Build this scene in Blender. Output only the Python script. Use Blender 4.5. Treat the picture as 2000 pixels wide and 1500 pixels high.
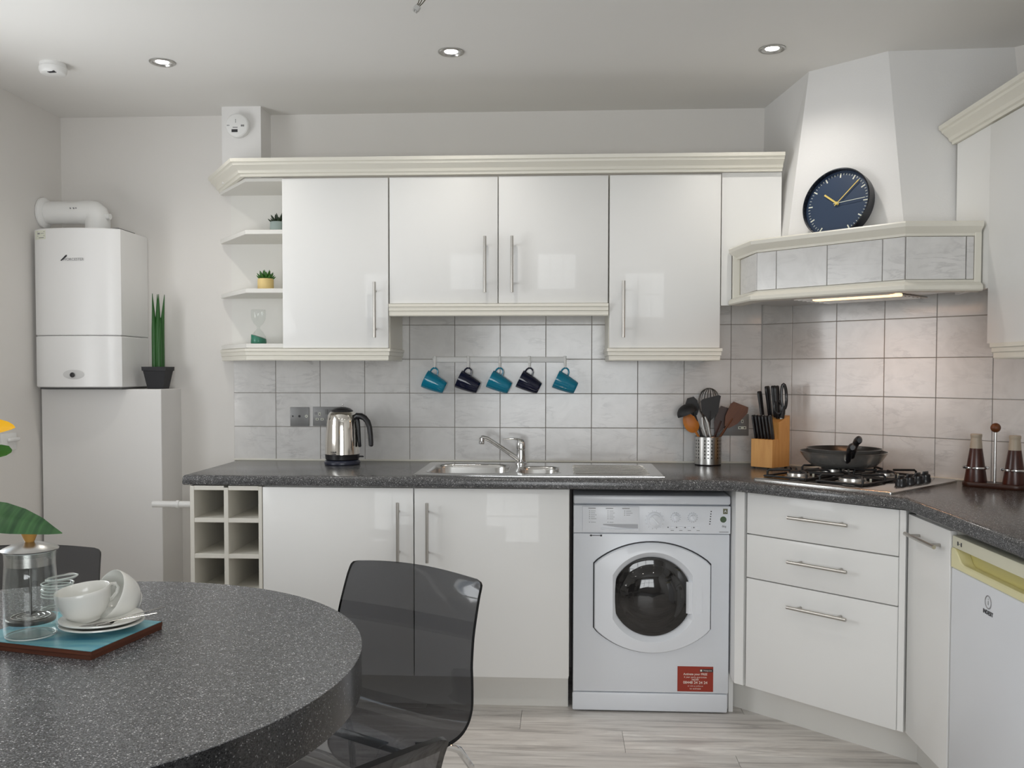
import bpy, bmesh, math, random
from mathutils import Vector, Matrix
random.seed(7)
PI = math.pi
S2 = 2 ** -.5
for o in list(bpy.data.objects):
    bpy.data.objects.remove(o)
SC = bpy.context.scene
C = SC.collection

# ------------------------------------------------------------------ camera
def camera():
    yaw, pitch, roll = .0537, -.0333, .0011
    f = Vector((-math.sin(yaw) * math.cos(pitch), math.cos(yaw) * math.cos(pitch), math.sin(pitch)))
    r = f.cross(Vector((0, 0, 1))).normalized()
    u = r.cross(f)
    r2 = r * math.cos(roll) + u * math.sin(roll)
    u2 = -r * math.sin(roll) + u * math.cos(roll)
    cd = bpy.data.cameras.new('camera')
    cd.sensor_width = 36
    cd.lens = 1796 / 2000 * 36
    cd.shift_y = 34.88 / 2000
    cd.clip_start = .05
    co = bpy.data.objects.new('camera', cd)
    m = Matrix((r2, u2, -f)).transposed().to_4x4()
    m.translation = (1.2686, -4.0336, 1.3075)
    co.matrix_world = m
    C.objects.link(co)
    SC.camera = co
camera()

# ------------------------------------------------------------------ world, light, exposure
W = bpy.data.worlds.new('world')
SC.world = W
W.use_nodes = True
bg = W.node_tree.nodes['Background']
bg.inputs[0].default_value = (.75, .85, 1, 1)
bg.inputs[1].default_value = 1.6
SC.view_settings.view_transform = 'Standard'
SC.view_settings.look = 'None'
SC.view_settings.gamma = 1
SC.view_settings.use_curve_mapping = False
SC.view_settings.exposure = 0.0
SC.cycles.caustics_reflective = False
SC.cycles.caustics_refractive = False
SC.cycles.max_bounces = 14
SC.cycles.diffuse_bounces = 8
SC.cycles.transparent_max_bounces = 24

def area(name, loc, rot, sx, sy, power, col):
    l = bpy.data.lights.new(name, 'AREA')
    l.shape = 'RECTANGLE'
    l.size, l.size_y = sx, sy
    l.energy = power
    l.color = col
    o = bpy.data.objects.new(name, l)
    o.location = loc
    o.rotation_euler = rot
    C.objects.link(o)
    return o
DAY = (1, .99, .972)
# daylight through the left-wall window; the rear lamp is added frontal fill
area('daylight_side', (-1.15, -1.56, 1.50), (0, -PI / 2 - .5, 0), 1.1, 1.0, 22, DAY)
area('daylight_rear', (1.35, -5.85, 1.25), (PI / 2, 0, 0), 1.8, 1.5, 60, DAY)
SPOT_POWER = 9
SPOTS = [(-.192, -.706), (.876, -.76), (2.001, -.734), (-.192, -2.7), (.876, -2.75), (2.001, -2.72)]  # last three are out of view, added to help light the room

# ------------------------------------------------------------------ materials
def srgb(r, g, b):
    f = lambda c: (c / 255 / 12.92) if c / 255 <= .04045 else ((c / 255 + .055) / 1.055) ** 2.4
    return (f(r), f(g), f(b), 1)

def mat(name, col, rough=.5, metal=0, **k):
    m = bpy.data.materials.new(name)
    m.use_nodes = True
    p = m.node_tree.nodes['Principled BSDF']
    p.inputs['Base Color'].default_value = col
    p.inputs['Roughness'].default_value = rough
    p.inputs['Metallic'].default_value = metal
    for a, v in k.items():
        p.inputs[a.replace('_', ' ')].default_value = v
    return m

class NT:
    def __init__(s, m):
        s.t = m.node_tree
        s.p = s.t.nodes.get('Principled BSDF')
        s.out = s.t.nodes['Material Output']
    def n(s, typ, **k):
        x = s.t.nodes.new(typ)
        for a, v in k.items():
            setattr(x, a, v)
        return x
    def l(s, a, b):
        s.t.links.new(a, b)
    def coord(s, scale=(1, 1, 1), kind='Object', rand=False):
        tc = s.n('ShaderNodeTexCoord')
        mp = s.n('ShaderNodeMapping')
        mp.inputs['Scale'].default_value = scale
        s.l(tc.outputs[kind], mp.inputs['Vector'])
        if rand:
            oi = s.n('ShaderNodeObjectInfo')
            mu = s.n('ShaderNodeVectorMath', operation='SCALE')
            mu.inputs[0].default_value = (17, 31, 23)
            s.l(oi.outputs['Random'], mu.inputs['Scale'])
            s.l(mu.outputs[0], mp.inputs['Location'])
        return mp.outputs[0]
    def noise(s, vec, scale, detail=3, rough=.5, dist=0):
        x = s.n('ShaderNodeTexNoise')
        x.inputs['Scale'].default_value = scale
        x.inputs['Detail'].default_value = detail
        x.inputs['Roughness'].default_value = rough
        x.inputs['Distortion'].default_value = dist
        s.l(vec, x.inputs['Vector'])
        return x
    def ramp(s, fac, stops, interp='LINEAR'):
        x = s.n('ShaderNodeValToRGB')
        x.color_ramp.interpolation = interp
        e = x.color_ramp.elements
        e[0].position, e[0].color = stops[0]
        e[1].position, e[1].color = stops[-1]
        for p, c in stops[1:-1]:
            q = e.new(p)
            q.color = c
        s.l(fac, x.inputs[0])
        return x.outputs[0]
    def mix(s, fac, a, b, mode='MIX'):
        x = s.n('ShaderNodeMix', data_type='RGBA', blend_type=mode)
        if isinstance(fac, float):
            x.inputs[0].default_value = fac
        else:
            s.l(fac, x.inputs[0])
        for i, v in ((6, a), (7, b)):
            if isinstance(v, tuple):
                x.inputs[i].default_value = v
            else:
                s.l(v, x.inputs[i])
        return x.outputs[2]
    def bump(s, h, strength=.2, dist=.001):
        x = s.n('ShaderNodeBump')
        x.inputs['Strength'].default_value = strength
        x.inputs['Distance'].default_value = dist
        s.l(h, x.inputs['Height'])
        s.l(x.outputs[0], s.p.inputs['Normal'])

def m_paint(name, col, bump=.12, scale=220):
    m = mat(name, col, .7)
    t = NT(m)
    v = t.coord()
    n = t.noise(v, 2.2, 3)
    c2 = tuple(x * .96 for x in col[:3]) + (1,)
    t.l(t.mix(n.outputs[0], col, c2), t.p.inputs['Base Color'])
    t.bump(t.noise(v, scale, 2).outputs[0], bump, .002)
    return m
WALL = m_paint('wall_paint', (.75, .73, .705, 1))
CEIL = m_paint('ceiling_paint', (.78, .77, .75, 1), .05)
TEXWALL = m_paint('textured_wall_paint', (.77, .765, .76, 1), .22, 190)
BOXWHITE = m_paint('boxing_paint', (.78, .77, .76, 1), .03)
GLOSS = mat('gloss_white_door', (.80, .80, .79, 1), .42, Coat_Weight=.2, Coat_Roughness=.025, Specular_IOR_Level=.3)
CARC = mat('white_carcass', (.74, .73, .70, 1), .45)
CREAM = mat('cream_moulding', (.76, .735, .655, 1), .38)
PLINTHM = mat('plinth_white', (.74, .73, .70, 1), .4)
EDGE = mat('rack_board', (.70, .68, .62, 1), .5)
APPL = mat('appliance_white', (.74, .765, .81, 1), .28)
APPL2 = mat('appliance_panel_white', (.79, .815, .86, 1), .3)
BOILW = mat('boiler_white', (.82, .82, .82, 1), .3)
PLAST = mat('white_plastic', (.80, .80, .79, 1), .35)
YCREAM = mat('yellowed_plastic', srgb(228, 222, 176), .4)
YPALE = mat('pale_cream_plastic', srgb(222, 220, 198), .4)
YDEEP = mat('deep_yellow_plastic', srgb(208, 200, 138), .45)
GAP = mat('shadow_gap', (.02, .02, .022, 1), .8)
DARKG = mat('dark_gap_grey', (.08, .08, .08, 1), .7)
BLACK = mat('black_plastic', (.012, .012, .014, 1), .32)
BLACKM = mat('matt_black', (.018, .018, .02, 1), .55)
IRON = mat('cast_iron', (.014, .014, .015, 1), .45)
NAVYP = mat('kettle_base_blue', (.022, .026, .045, 1), .3)
STEEL = mat('brushed_steel', (.55, .545, .53, 1), .28, 1)
STEELD = mat('satin_handle_steel', (.50, .48, .45, 1), .33, 1)
SINKM = mat('sink_steel', (.62, .615, .60, 1), .22, 1)
CHROME = mat('chrome', (.72, .72, .72, 1), .06, 1)
KETTLE = mat('kettle_polished_steel', (.78, .75, .70, 1), .09, 1)
PANM = mat('pan_steel', (.62, .60, .57, 1), .27, .78)
SPOONM = mat('spoon_steel', (.30, .295, .285, 1), .2, 1)
PLUNGM = mat('plunger_steel', (.16, .155, .15, 1), .35, .9)
LIDM = mat('lid_steel', (.46, .455, .44, 1), .25, 1)
WHISKM = mat('whisk_wire', (.20, .19, .18, 1), .25, 1)
NONSTICK = mat('nonstick_black', (.015, .015, .015, 1), .3)
SOCKM = mat('socket_plate_grey', (.21, .21, .21, 1), .42, .25)
TEAL = mat('teal_glaze', srgb(10, 126, 156), .12)
NAVY = mat('navy_glaze', srgb(14, 20, 48), .12)
POTBLK = mat('black_pot', (.009, .009, .012, 1), .6)
PORC = mat('porcelain', (.72, .72, .69, 1), .16)
INK = mat('print_dark', (.03, .03, .035, 1), .6)
INKG = mat('print_grey', (.28, .28, .29, 1), .6)
LIGHTINK = mat('print_pale', (.75, .62, .55, 1), .6)
GREEND = mat('green_badge', srgb(70, 90, 62), .5)
ORANGE = mat('sticker_red', srgb(150, 44, 22), .5)
BROWNDK = mat('brown_wood_dark', srgb(56, 27, 15), .38)
CLOCKF = mat('clock_face_blue', srgb(44, 60, 84), .35)
CLOCKC = mat('clock_case_navy', srgb(16, 20, 32), .25)
GOLD = mat('gold_hands', srgb(232, 208, 120), .3, .3)
MARK = mat('clock_marks', srgb(226, 228, 214), .4)
BRASSW = mat('knob_wood', srgb(196, 148, 78), .45)
SAND = mat('green_sand', srgb(30, 118, 94), .45)
LEAF1 = mat('snake_leaf', srgb(34, 84, 30), .4)
LEAFD = mat('succulent_dark', srgb(34, 52, 30), .5)
LEAFG = mat('succulent_green', srgb(52, 104, 34), .5)
YELPOT = mat('pale_yellow_pot', srgb(226, 200, 138), .6)
BLUPOT = mat('grey_blue_pot', srgb(160, 176, 174), .6)
PETAL = mat('yellow_petal', srgb(246, 186, 14), .5)
CORK = mat('cork', srgb(150, 98, 48), .7)
SHCAP = mat('shaker_cap', srgb(176, 164, 146), .45)
WIREG = mat('wire_sheath', srgb(90, 84, 70), .5)

def m_wood(name, c1, c2, scale=(4, 60, 60), rough=.45):
    m = mat(name, c1, rough)
    t = NT(m)
    n = t.noise(t.coord(scale, rand=True), 1.0, 3, .55, .6)
    t.l(t.ramp(n.outputs[0], [(.3, c1), (.7, c2)]), t.p.inputs['Base Color'])
    return m
BEECH = m_wood('beech_block', srgb(222, 168, 98), srgb(206, 148, 80), (60, 60, 6))
SPOONW = m_wood('orange_wood', srgb(206, 128, 44), srgb(186, 108, 34), (20, 20, 20))
BROWNW = m_wood('brown_wood', srgb(110, 60, 24), srgb(82, 42, 16), (60, 60, 8))
WALNUT = m_wood('shaker_wood', srgb(78, 36, 24), srgb(48, 22, 16), (60, 60, 8), .3)
MATEDGE = m_wood('placemat_edge', srgb(96, 52, 32), srgb(70, 36, 24), (8, 8, 200), .55)

def m_tile():
    m = mat('marble_tile', (.7, .69, .68, 1), .16)
    t = NT(m)
    v = t.coord(rand=True)
    n1 = t.noise(v, 9, 5, .6, 1.2)
    base = t.ramp(n1.outputs[0], [(.35, (.66, .65, .64, 1)), (.6, (.72, .71, .70, 1))])
    # grey veins: thin bands of a distorted noise
    mp = t.n('ShaderNodeMapping')
    mp.inputs['Rotation'].default_value = (0, .6, 0)
    mp.inputs['Scale'].default_value = (3, 3, 12)
    t.l(v, mp.inputs['Vector'])
    n2 = t.noise(mp.outputs[0], 1.6, 6, .62, .8)
    vein = t.ramp(n2.outputs[0], [(.46, (0, 0, 0, 1)), (.5, (1, 1, 1, 1)), (.545, (0, 0, 0, 1))])
    n3 = t.noise(v, 6, 2)
    k = t.ramp(n3.outputs[0], [(.45, (0, 0, 0, 1)), (.68, (.55, .55, .55, 1))])
    f = t.mix(1.0, vein, k, 'MULTIPLY')
    t.l(t.mix(f, base, (.46, .45, .45, 1)), t.p.inputs['Base Color'])
    return m
TILE = m_tile()
GROUT = m_paint('grout', (.30, .275, .25, 1), .2, 400)

def m_granite(name, base, lo, hi, white, scale, rough):
    m = mat(name, base, rough)
    t = NT(m)
    v = t.coord()
    vo = t.n('ShaderNodeTexVoronoi')
    vo.inputs['Scale'].default_value = scale
    t.l(v, vo.inputs['Vector'])
    sep = t.n('ShaderNodeSeparateColor')
    t.l(vo.outputs['Color'], sep.inputs[0])
    c = t.ramp(sep.outputs[0], [(0, lo), (.45, base), (.8, hi), (.96, hi), (.975, white), (1, white)])
    big = t.noise(v, 60, 3)
    c2 = t.mix(1.0, c, t.ramp(big.outputs[0], [(.3, (.8, .8, .8, 1)), (.7, (1.15, 1.15, 1.15, 1))]), 'MULTIPLY')
    t.l(c2, t.p.inputs['Base Color'])
    return m
GRAN = m_granite('worktop_granite_laminate', (.075, .075, .078, 1), (.025, .025, .027, 1), (.145, .145, .147, 1), (.5, .5, .5, 1), 560, .22)
GRANT = m_granite('table_granite_laminate', (.082, .085, .093, 1), (.028, .029, .033, 1), (.175, .18, .19, 1), (.6, .6, .62, 1), 500, .27)
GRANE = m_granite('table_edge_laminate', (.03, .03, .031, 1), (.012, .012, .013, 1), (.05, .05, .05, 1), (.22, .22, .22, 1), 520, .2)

def m_floor():
    m = mat('grey_oak_vinyl', (.4, .38, .36, 1), .38)
    t = NT(m)
    v = t.coord((1.2, 16, 16), rand=True)
    n = t.noise(v, 1.6, 8, .65, 1.0)
    a = t.ramp(n.outputs[0], [(.27, srgb(160, 156, 153)), (.47, srgb(214, 210, 206)), (.68, srgb(240, 237, 233))])
    v2 = t.coord((1.0, 5, 5), rand=True)
    n2 = t.noise(v2, 2.5, 5, .7, 1.5)
    b = t.mix(.8, a, t.ramp(n2.outputs[0], [(.3, (.80, .78, .77, 1)), (.55, (1, 1, 1, 1))]), 'MULTIPLY')
    oi = t.n('ShaderNodeObjectInfo')
    tint = t.ramp(oi.outputs['Random'], [(0, (.84, .835, .83, 1)), (.5, (.96, .95, .94, 1)), (1, (1.05, 1.04, 1.03, 1))])
    t.l(t.mix(1.0, b, tint, 'MULTIPLY'), t.p.inputs['Base Color'])
    return m
FLOOR = m_floor()

def m_clear(name, col, gloss=.04, rough=.03, edge=.85):
    # thin clear sheet: straight-through tint plus fresnel reflection
    m = bpy.data.materials.new(name)
    m.use_nodes = True
    t = NT(m)
    t.t.nodes.remove(t.p)
    tr = t.n('ShaderNodeBsdfTransparent')
    tr.inputs[0].default_value = col
    gl = t.n('ShaderNodeBsdfGlossy')
    gl.inputs['Roughness'].default_value = rough
    gl.inputs[0].default_value = (.95, .95, .95, 1)
    lw = t.n('ShaderNodeFresnel')
    gm = t.n('ShaderNodeNewGeometry')
    io = t.n('ShaderNodeMapRange')          # same reflectance from either side of the sheet
    io.inputs['To Min'].default_value = 1.45
    io.inputs['To Max'].default_value = 1 / 1.45
    t.l(gm.outputs['Backfacing'], io.inputs['Value'])
    t.l(io.outputs[0], lw.inputs['IOR'])
    mx = t.n('ShaderNodeMixShader')
    t.l(lw.outputs[0], mx.inputs[0])
    t.l(tr.outputs[0], mx.inputs[1])
    t.l(gl.outputs[0], mx.inputs[2])
    t.l(mx.outputs[0], t.out.inputs[0])
    return m
ACRYL = m_clear('smoked_acrylic', (.41, .415, .43, 1))
ACRYLEDGE = mat('smoked_acrylic_edge', (.008, .008, .009, 1), .25, Specular_IOR_Level=.2)
GLASS = m_clear('clear_glass', (.955, .97, .965, 1), rough=.02)
PANE = m_clear('window_glass', (.97, .98, .98, 1), rough=.01)
GLASSEDGE = mat('glass_rim', (.70, .75, .73, 1), .08, Alpha=.7)
DOORGLASS = mat('washer_door_glass', (.012, .011, .011, 1), .06, Coat_Weight=.5)

def m_leaf():
    m = mat('lily_leaf', srgb(38, 88, 42), .35)
    t = NT(m)
    n = t.noise(t.coord((60, 6, 6)), 1.0, 3, .5, .4)
    t.l(t.ramp(n.outputs[0], [(.35, srgb(26, 68, 34)), (.7, srgb(70, 116, 66))]), t.p.inputs['Base Color'])
    return m
LILY = m_leaf()
def m_mat():
    m = mat('placemat_print', srgb(90, 160, 178), .35)
    t = NT(m)
    n = t.noise(t.coord((6, 14, 6)), 1.0, 3, .5, .8)
    t.l(t.ramp(n.outputs[0], [(.35, srgb(74, 150, 172)), (.5, srgb(120, 178, 186)), (.66, srgb(60, 132, 160))]), t.p.inputs['Base Color'])
    return m
MATTOP = m_mat()

def m_emit(name, col, s):
    m = bpy.data.materials.new(name)
    m.use_nodes = True
    t = NT(m)
    p = t.p
    p.inputs['Base Color'].default_value = (.8, .8, .8, 1)
    p.inputs['Emission Color'].default_value = col
    p.inputs['Emission Strength'].default_value = s
    return m
LAMP = m_emit('downlight_lamp', (1, .98, .95, 1), 30)
WARM = m_emit('hood_lamp', (1, .60, .28, 1), 2.2)

# ------------------------------------------------------------------ mesh building
class B:
    def __init__(s):
        s.bm = bmesh.new()
        s.mi = 0
    def face(s, vs):
        try:
            f = s.bm.faces.new(vs)
            f.material_index = s.mi
            return f
        except ValueError:
            return None
    def v(s, p):
        return s.bm.verts.new(p)
    def box(s, x0, x1, y0, y1, z0, z1, bev=0, seg=2, M=None):
        ps = [(x, y, z) for x in (x0, x1) for y in (y0, y1) for z in (z0, z1)]
        vs = [s.v(M @ Vector(p) if M else p) for p in ps]
        fs = [s.face([vs[i] for i in q]) for q in ((0, 1, 3, 2), (4, 6, 7, 5), (0, 4, 5, 1), (2, 3, 7, 6), (0, 2, 6, 4), (1, 5, 7, 3))]
        if bev:
            es = list({e for f in fs for e in f.edges})
            r = bmesh.ops.bevel(s.bm, geom=es, offset=bev, segments=seg, profile=.5, affect='EDGES')
            for f in r['faces']:
                f.material_index = s.mi
        return s
    def ring(s, pts):
        return [s.v(p) for p in pts]
    def bridge(s, a, b, closed=True):
        n = len(a)
        for i in range(n if closed else n - 1):
            j = (i + 1) % n
            s.face([a[i], a[j], b[j], b[i]])
    def loft(s, rings, closed=True, cap0=True, cap1=True):
        rs = [s.ring(r) for r in rings]
        for a, b in zip(rs, rs[1:]):
            s.bridge(a, b, closed)
        if cap0:
            s.face(rs[0][::-1])
        if cap1:
            s.face(rs[-1])
        return rs
    def prism(s, poly, z0, z1):
        return s.loft([[(x, y, z0) for x, y in poly], [(x, y, z1) for x, y in poly]])
    def lathe(s, prof, c=(0, 0, 0), n=24, M=None, cap0=True, cap1=True, a0=0, a1=2 * PI):
        # prof: list of (r, z); revolve about local z through c, transformed by M
        full = abs(a1 - a0 - 2 * PI) < 1e-6
        rings = []
        for r, z in prof:
            pts = []
            for i in range(n if full else n + 1):
                a = a0 + (a1 - a0) * i / n
                p = Vector((c[0] + r * math.cos(a), c[1] + r * math.sin(a), c[2] + z))
                pts.append(M @ p if M else p)
            rings.append(pts)
        s.loft(rings, full, cap0 and prof[0][0] > 1e-6, cap1 and prof[-1][0] > 1e-6)
        return s
    def cyl(s, p0, p1, r0, r1=None, n=12):
        r1 = r0 if r1 is None else r1
        p0, p1 = Vector(p0), Vector(p1)
        d = (p1 - p0).normalized()
        a = d.orthogonal().normalized()
        b = d.cross(a)
        s.loft([[p + (a * math.cos(2 * PI * i / n) + b * math.sin(2 * PI * i / n)) * r for i in range(n)] for p, r in ((p0, r0), (p1, r1))])
        return s
    def tube(s, pts, r, n=8, closed=False, flat=1.0, up=None):
        pts = [Vector(p) for p in pts]
        rad = r if isinstance(r, (list, tuple)) else [r] * len(pts)
        rings = []
        prev = None
        for i, p in enumerate(pts):
            q0 = pts[i - 1] if (i > 0 or closed) else p
            q1 = pts[(i + 1) % len(pts)] if (i < len(pts) - 1 or closed) else p
            d = (q1 - q0).normalized()
            if up is not None:
                a = Vector(up)
                a = (a - d * a.dot(d)).normalized()
            elif prev is None:
                a = d.orthogonal().normalized()
            else:
                a = (prev - d * prev.dot(d)).normalized()
            prev = a
            b = d.cross(a)
            rings.append([p + (a * math.cos(2 * PI * k / n) * flat + b * math.sin(2 * PI * k / n)) * rad[i] for k in range(n)])
        if closed:
            rs = [s.ring(q) for q in rings]
            for i in range(len(rs)):
                s.bridge(rs[i], rs[(i + 1) % len(rs)])
        else:
            s.loft(rings)
        return s
    def ball(s, c, r, n=16, sz=1.0):
        k = n // 2
        s.lathe([(max(r * math.sin(PI * i / k), 1e-5), -r * sz * math.cos(PI * i / k)) for i in range(k + 1)], c, n)
        return s
    def sweep(s, path, prof, closed=False):
        # path: plan points (x,y); prof: list of (out, z); out is to the right-hand side of travel
        n = len(path)
        rings = []
        for i in range(n):
            p = Vector(path[i])
            d0 = (p - Vector(path[i - 1])).normalized() if (i > 0 or closed) else None
            d1 = (Vector(path[(i + 1) % n]) - p).normalized() if (i < n - 1 or closed) else None
            d0 = d0 or d1
            d1 = d1 or d0
            n0, n1 = Vector((d0.y, -d0.x)), Vector((d1.y, -d1.x))
            m = n0 + n1
            m = m / max(m.dot(n0), .3)
            rings.append([(p.x + m.x * o, p.y + m.y * o, z) for o, z in prof])
        if closed:
            rs = [s.ring(q) for q in rings]
            for i in range(n):
                s.bridge(rs[i], rs[(i + 1) % n])
        else:
            s.loft(rings)
        return s

def offs(poly, d):
    # inset a CCW polygon by d
    n = len(poly)
    out = []
    for i in range(n):
        p = Vector(poly[i])
        d0 = (p - Vector(poly[i - 1])).normalized()
        d1 = (Vector(poly[(i + 1) % n]) - p).normalized()
        n0, n1 = Vector((-d0.y, d0.x)), Vector((-d1.y, d1.x))
        m = n0 + n1
        m = m / max(m.dot(n0), .3)
        out.append((p.x + m.x * d, p.y + m.y * d))
    return out

def slab(b, poly, prof, holes=()):
    # prof: list of (inset, z) bottom to top; flat caps with holes cut through
    rings = [b.ring([(x, y, z) for x, y in offs(poly, i)]) for i, z in prof]
    for r0, r1 in zip(rings, rings[1:]):
        b.bridge(r0, r1)
    zb, zt = prof[0][1], prof[-1][1]
    hb, ht = [], []
    for h in holes:
        hb.append(b.ring([(x, y, zb) for x, y in h]))
        ht.append(b.ring([(x, y, zt) for x, y in h]))
        b.bridge(ht[-1], hb[-1])
    for outer, hs in ((rings[0], hb), (rings[-1], ht)):
        if not hs:
            b.face(outer if outer is rings[-1] else outer[::-1])
            continue
        es = []
        for loop in [outer] + hs:
            for i in range(len(loop)):
                e = b.bm.edges.get((loop[i], loop[(i + 1) % len(loop)]))
                es.append(e)
        r = bmesh.ops.triangle_fill(b.bm, use_beauty=True, use_dissolve=False, edges=es)
        for f in r['geom']:
            if isinstance(f, bmesh.types.BMFace):
                f.material_index = b.mi

MW = {}
def root_matrix(o):
    return MW.get(o.name, Matrix.Identity(4))

def obj(name, b, m, parent=None, world=False, smooth=35, label=None, kind=None, recalc=True):
    me = bpy.data.meshes.new(name)
    if recalc:
        bmesh.ops.recalc_face_normals(b.bm, faces=b.bm.faces[:])
    b.bm.to_mesh(me)
    b.bm.free()
    for x in (m if isinstance(m, (list, tuple)) else [m]):
        me.materials.append(x)
    if smooth:
        me.polygons.foreach_set('use_smooth', [True] * len(me.polygons))
        me.set_sharp_from_angle(angle=math.radians(smooth))
    o = bpy.data.objects.new(name, me)
    C.objects.link(o)
    if parent:
        o.parent = parent
        MW[o.name] = root_matrix(parent)
        if world:
            me.transform(root_matrix(parent).inverted())
    else:
        MW[o.name] = Matrix.Identity(4)
    if label:
        o['label'] = label
    if kind:
        o['kind'] = kind
    return o

def thing(name, label, cat, loc=(0, 0, 0), rotz=0, group=None, M=None):
    o = bpy.data.objects.new(name, None)
    C.objects.link(o)
    o.empty_display_size = .05
    m = M if M is not None else Matrix.Translation(loc) @ Matrix.Rotation(rotz, 4, 'Z')
    o.matrix_world = m
    MW[o.name] = m.copy()
    tag(o, label, cat, group)
    return o

def tag(o, label, cat, group=None):
    o['label'] = label
    o['category'] = cat
    if group:
        o['group'] = group
    return o

def recentre(o):
    # move a top-level mesh's origin to the middle of its base
    me = o.data
    xs = [v.co for v in me.vertices]
    c = Vector(((min(v.x for v in xs) + max(v.x for v in xs)) / 2, (min(v.y for v in xs) + max(v.y for v in xs)) / 2, min(v.z for v in xs)))
    me.transform(Matrix.Translation(-c))
    o.location = c
    MW[o.name] = Matrix.Translation(c)
    return o

def dup(o, parent=None, M=None):
    c = o.copy()
    C.objects.link(c)
    if parent:
        c.parent = parent
        MW[c.name] = root_matrix(parent)
    else:
        c.matrix_world = M
        MW[c.name] = M.copy()
    for ch in list(o.children):
        dup(ch, c)
    return c

def text(name, body, size, M, m, parent, align='CENTER', bold=False, label=None, stretch=1.0):
    cu = bpy.data.curves.new(name, 'FONT')
    cu.body = body
    cu.size = size
    cu.align_x = align
    cu.align_y = 'CENTER'
    cu.extrude = .0002
    if bold:
        cu.offset = size * .02
    t = bpy.data.objects.new('tmp_text', cu)
    C.objects.link(t)
    bpy.context.view_layer.update()
    me = bpy.data.meshes.new_from_object(t.evaluated_get(bpy.context.evaluated_depsgraph_get()))
    bpy.data.objects.remove(t)
    me.transform(root_matrix(parent).inverted() @ M @ Matrix.Diagonal((stretch, 1, 1, 1)))
    me.materials.clear()
    me.materials.append(m)
    me.name = name
    o = bpy.data.objects.new(name, me)
    C.objects.link(o)
    o.parent = parent
    MW[o.name] = root_matrix(parent)
    if label:
        o['label'] = label
    return o
def face_front(x, y, z):      # text plane looking at -y
    return Matrix.Translation((x, y, z)) @ Matrix.Rotation(PI / 2, 4, 'X')
def face_left(x, y, z):       # text plane looking at -x
    return Matrix.Translation((x, y, z)) @ Matrix(((0, 0, -1, 0), (-1, 0, 0, 0), (0, 1, 0, 0), (0, 0, 0, 1)))

# ------------------------------------------------------------------ the room
XL, XR, YR, ZC = -.97, 2.952, -5.6, 2.436
XC = 2.134                       # corner where the back wall meets the diagonal wall
DL = (XR - XC) / S2              # length of the diagonal wall
def dg(a, off, z=0.0):           # point on the diagonal: along it, out from it, height
    return Vector((XC + (a - off) * S2, -(a + off) * S2, z))
def dmat(a, off, z=0.0):         # frame: x along the diagonal wall, -y out into the room
    return Matrix.Translation(dg(a, off, z)) @ Matrix.Rotation(-PI / 4, 4, 'Z')

b = B(); b.box(XL - .2, XR + .2, YR - .2, .2, -.06, -.004)
floor = obj('floor', b, DARKG, kind='structure', smooth=0)
PW, PL_ = .19, 1.22
def plank_mesh(w, l):
    b = B(); b.box(0, l - .0012, 0, w - .0012, -.004, 0, .0008, 1)
    return b
plank_me = {}
row = 0
y1 = 0.046
while y1 > YR:
    x = 1.121 + .372 * (row - 3) - 1.22 * 4
    while x < XR:
        x0, x1 = max(x, XL), min(x + PL_, XR)
        ya = max(y1 - PW, YR)
        if x1 - x0 > .02:
            key = (round(x1 - x0, 3), round(y1 - ya, 3))
            if key not in plank_me:
                o = obj('plank', plank_mesh(y1 - ya, x1 - x0), FLOOR, floor, smooth=0)
                plank_me[key] = o
            else:
                o = plank_me[key].copy(); C.objects.link(o); o.parent = floor
            o.location = (x0, ya, 0)
        x += PL_
    y1 -= PW
    row += 1

b = B(); b.box(XL - .2, XR + .2, YR - .2, .2, ZC, ZC + .1)
ceiling = obj('ceiling', b, CEIL, kind='structure', smooth=0)

b = B(); b.box(XL - .2, XC + .02, 0, .15, -.004, ZC)
wall_back = obj('wall_back', b, WALL, kind='structure', smooth=0)
b = B()
p = [(XC, 0), (XC + DL * S2, -DL * S2), (XC + DL * S2 + .2, -DL * S2 + .1), (XC + .1, .2)]
b.prism(p, -.004, ZC)
wall_diagonal = obj('wall_diagonal', b, WALL, kind='structure', smooth=0)
b = B(); b.box(XR, XR + .15, YR, -DL * S2 + .02, -.004, ZC)
wall_right = obj('wall_right', b, WALL, kind='structure', smooth=0)
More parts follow.
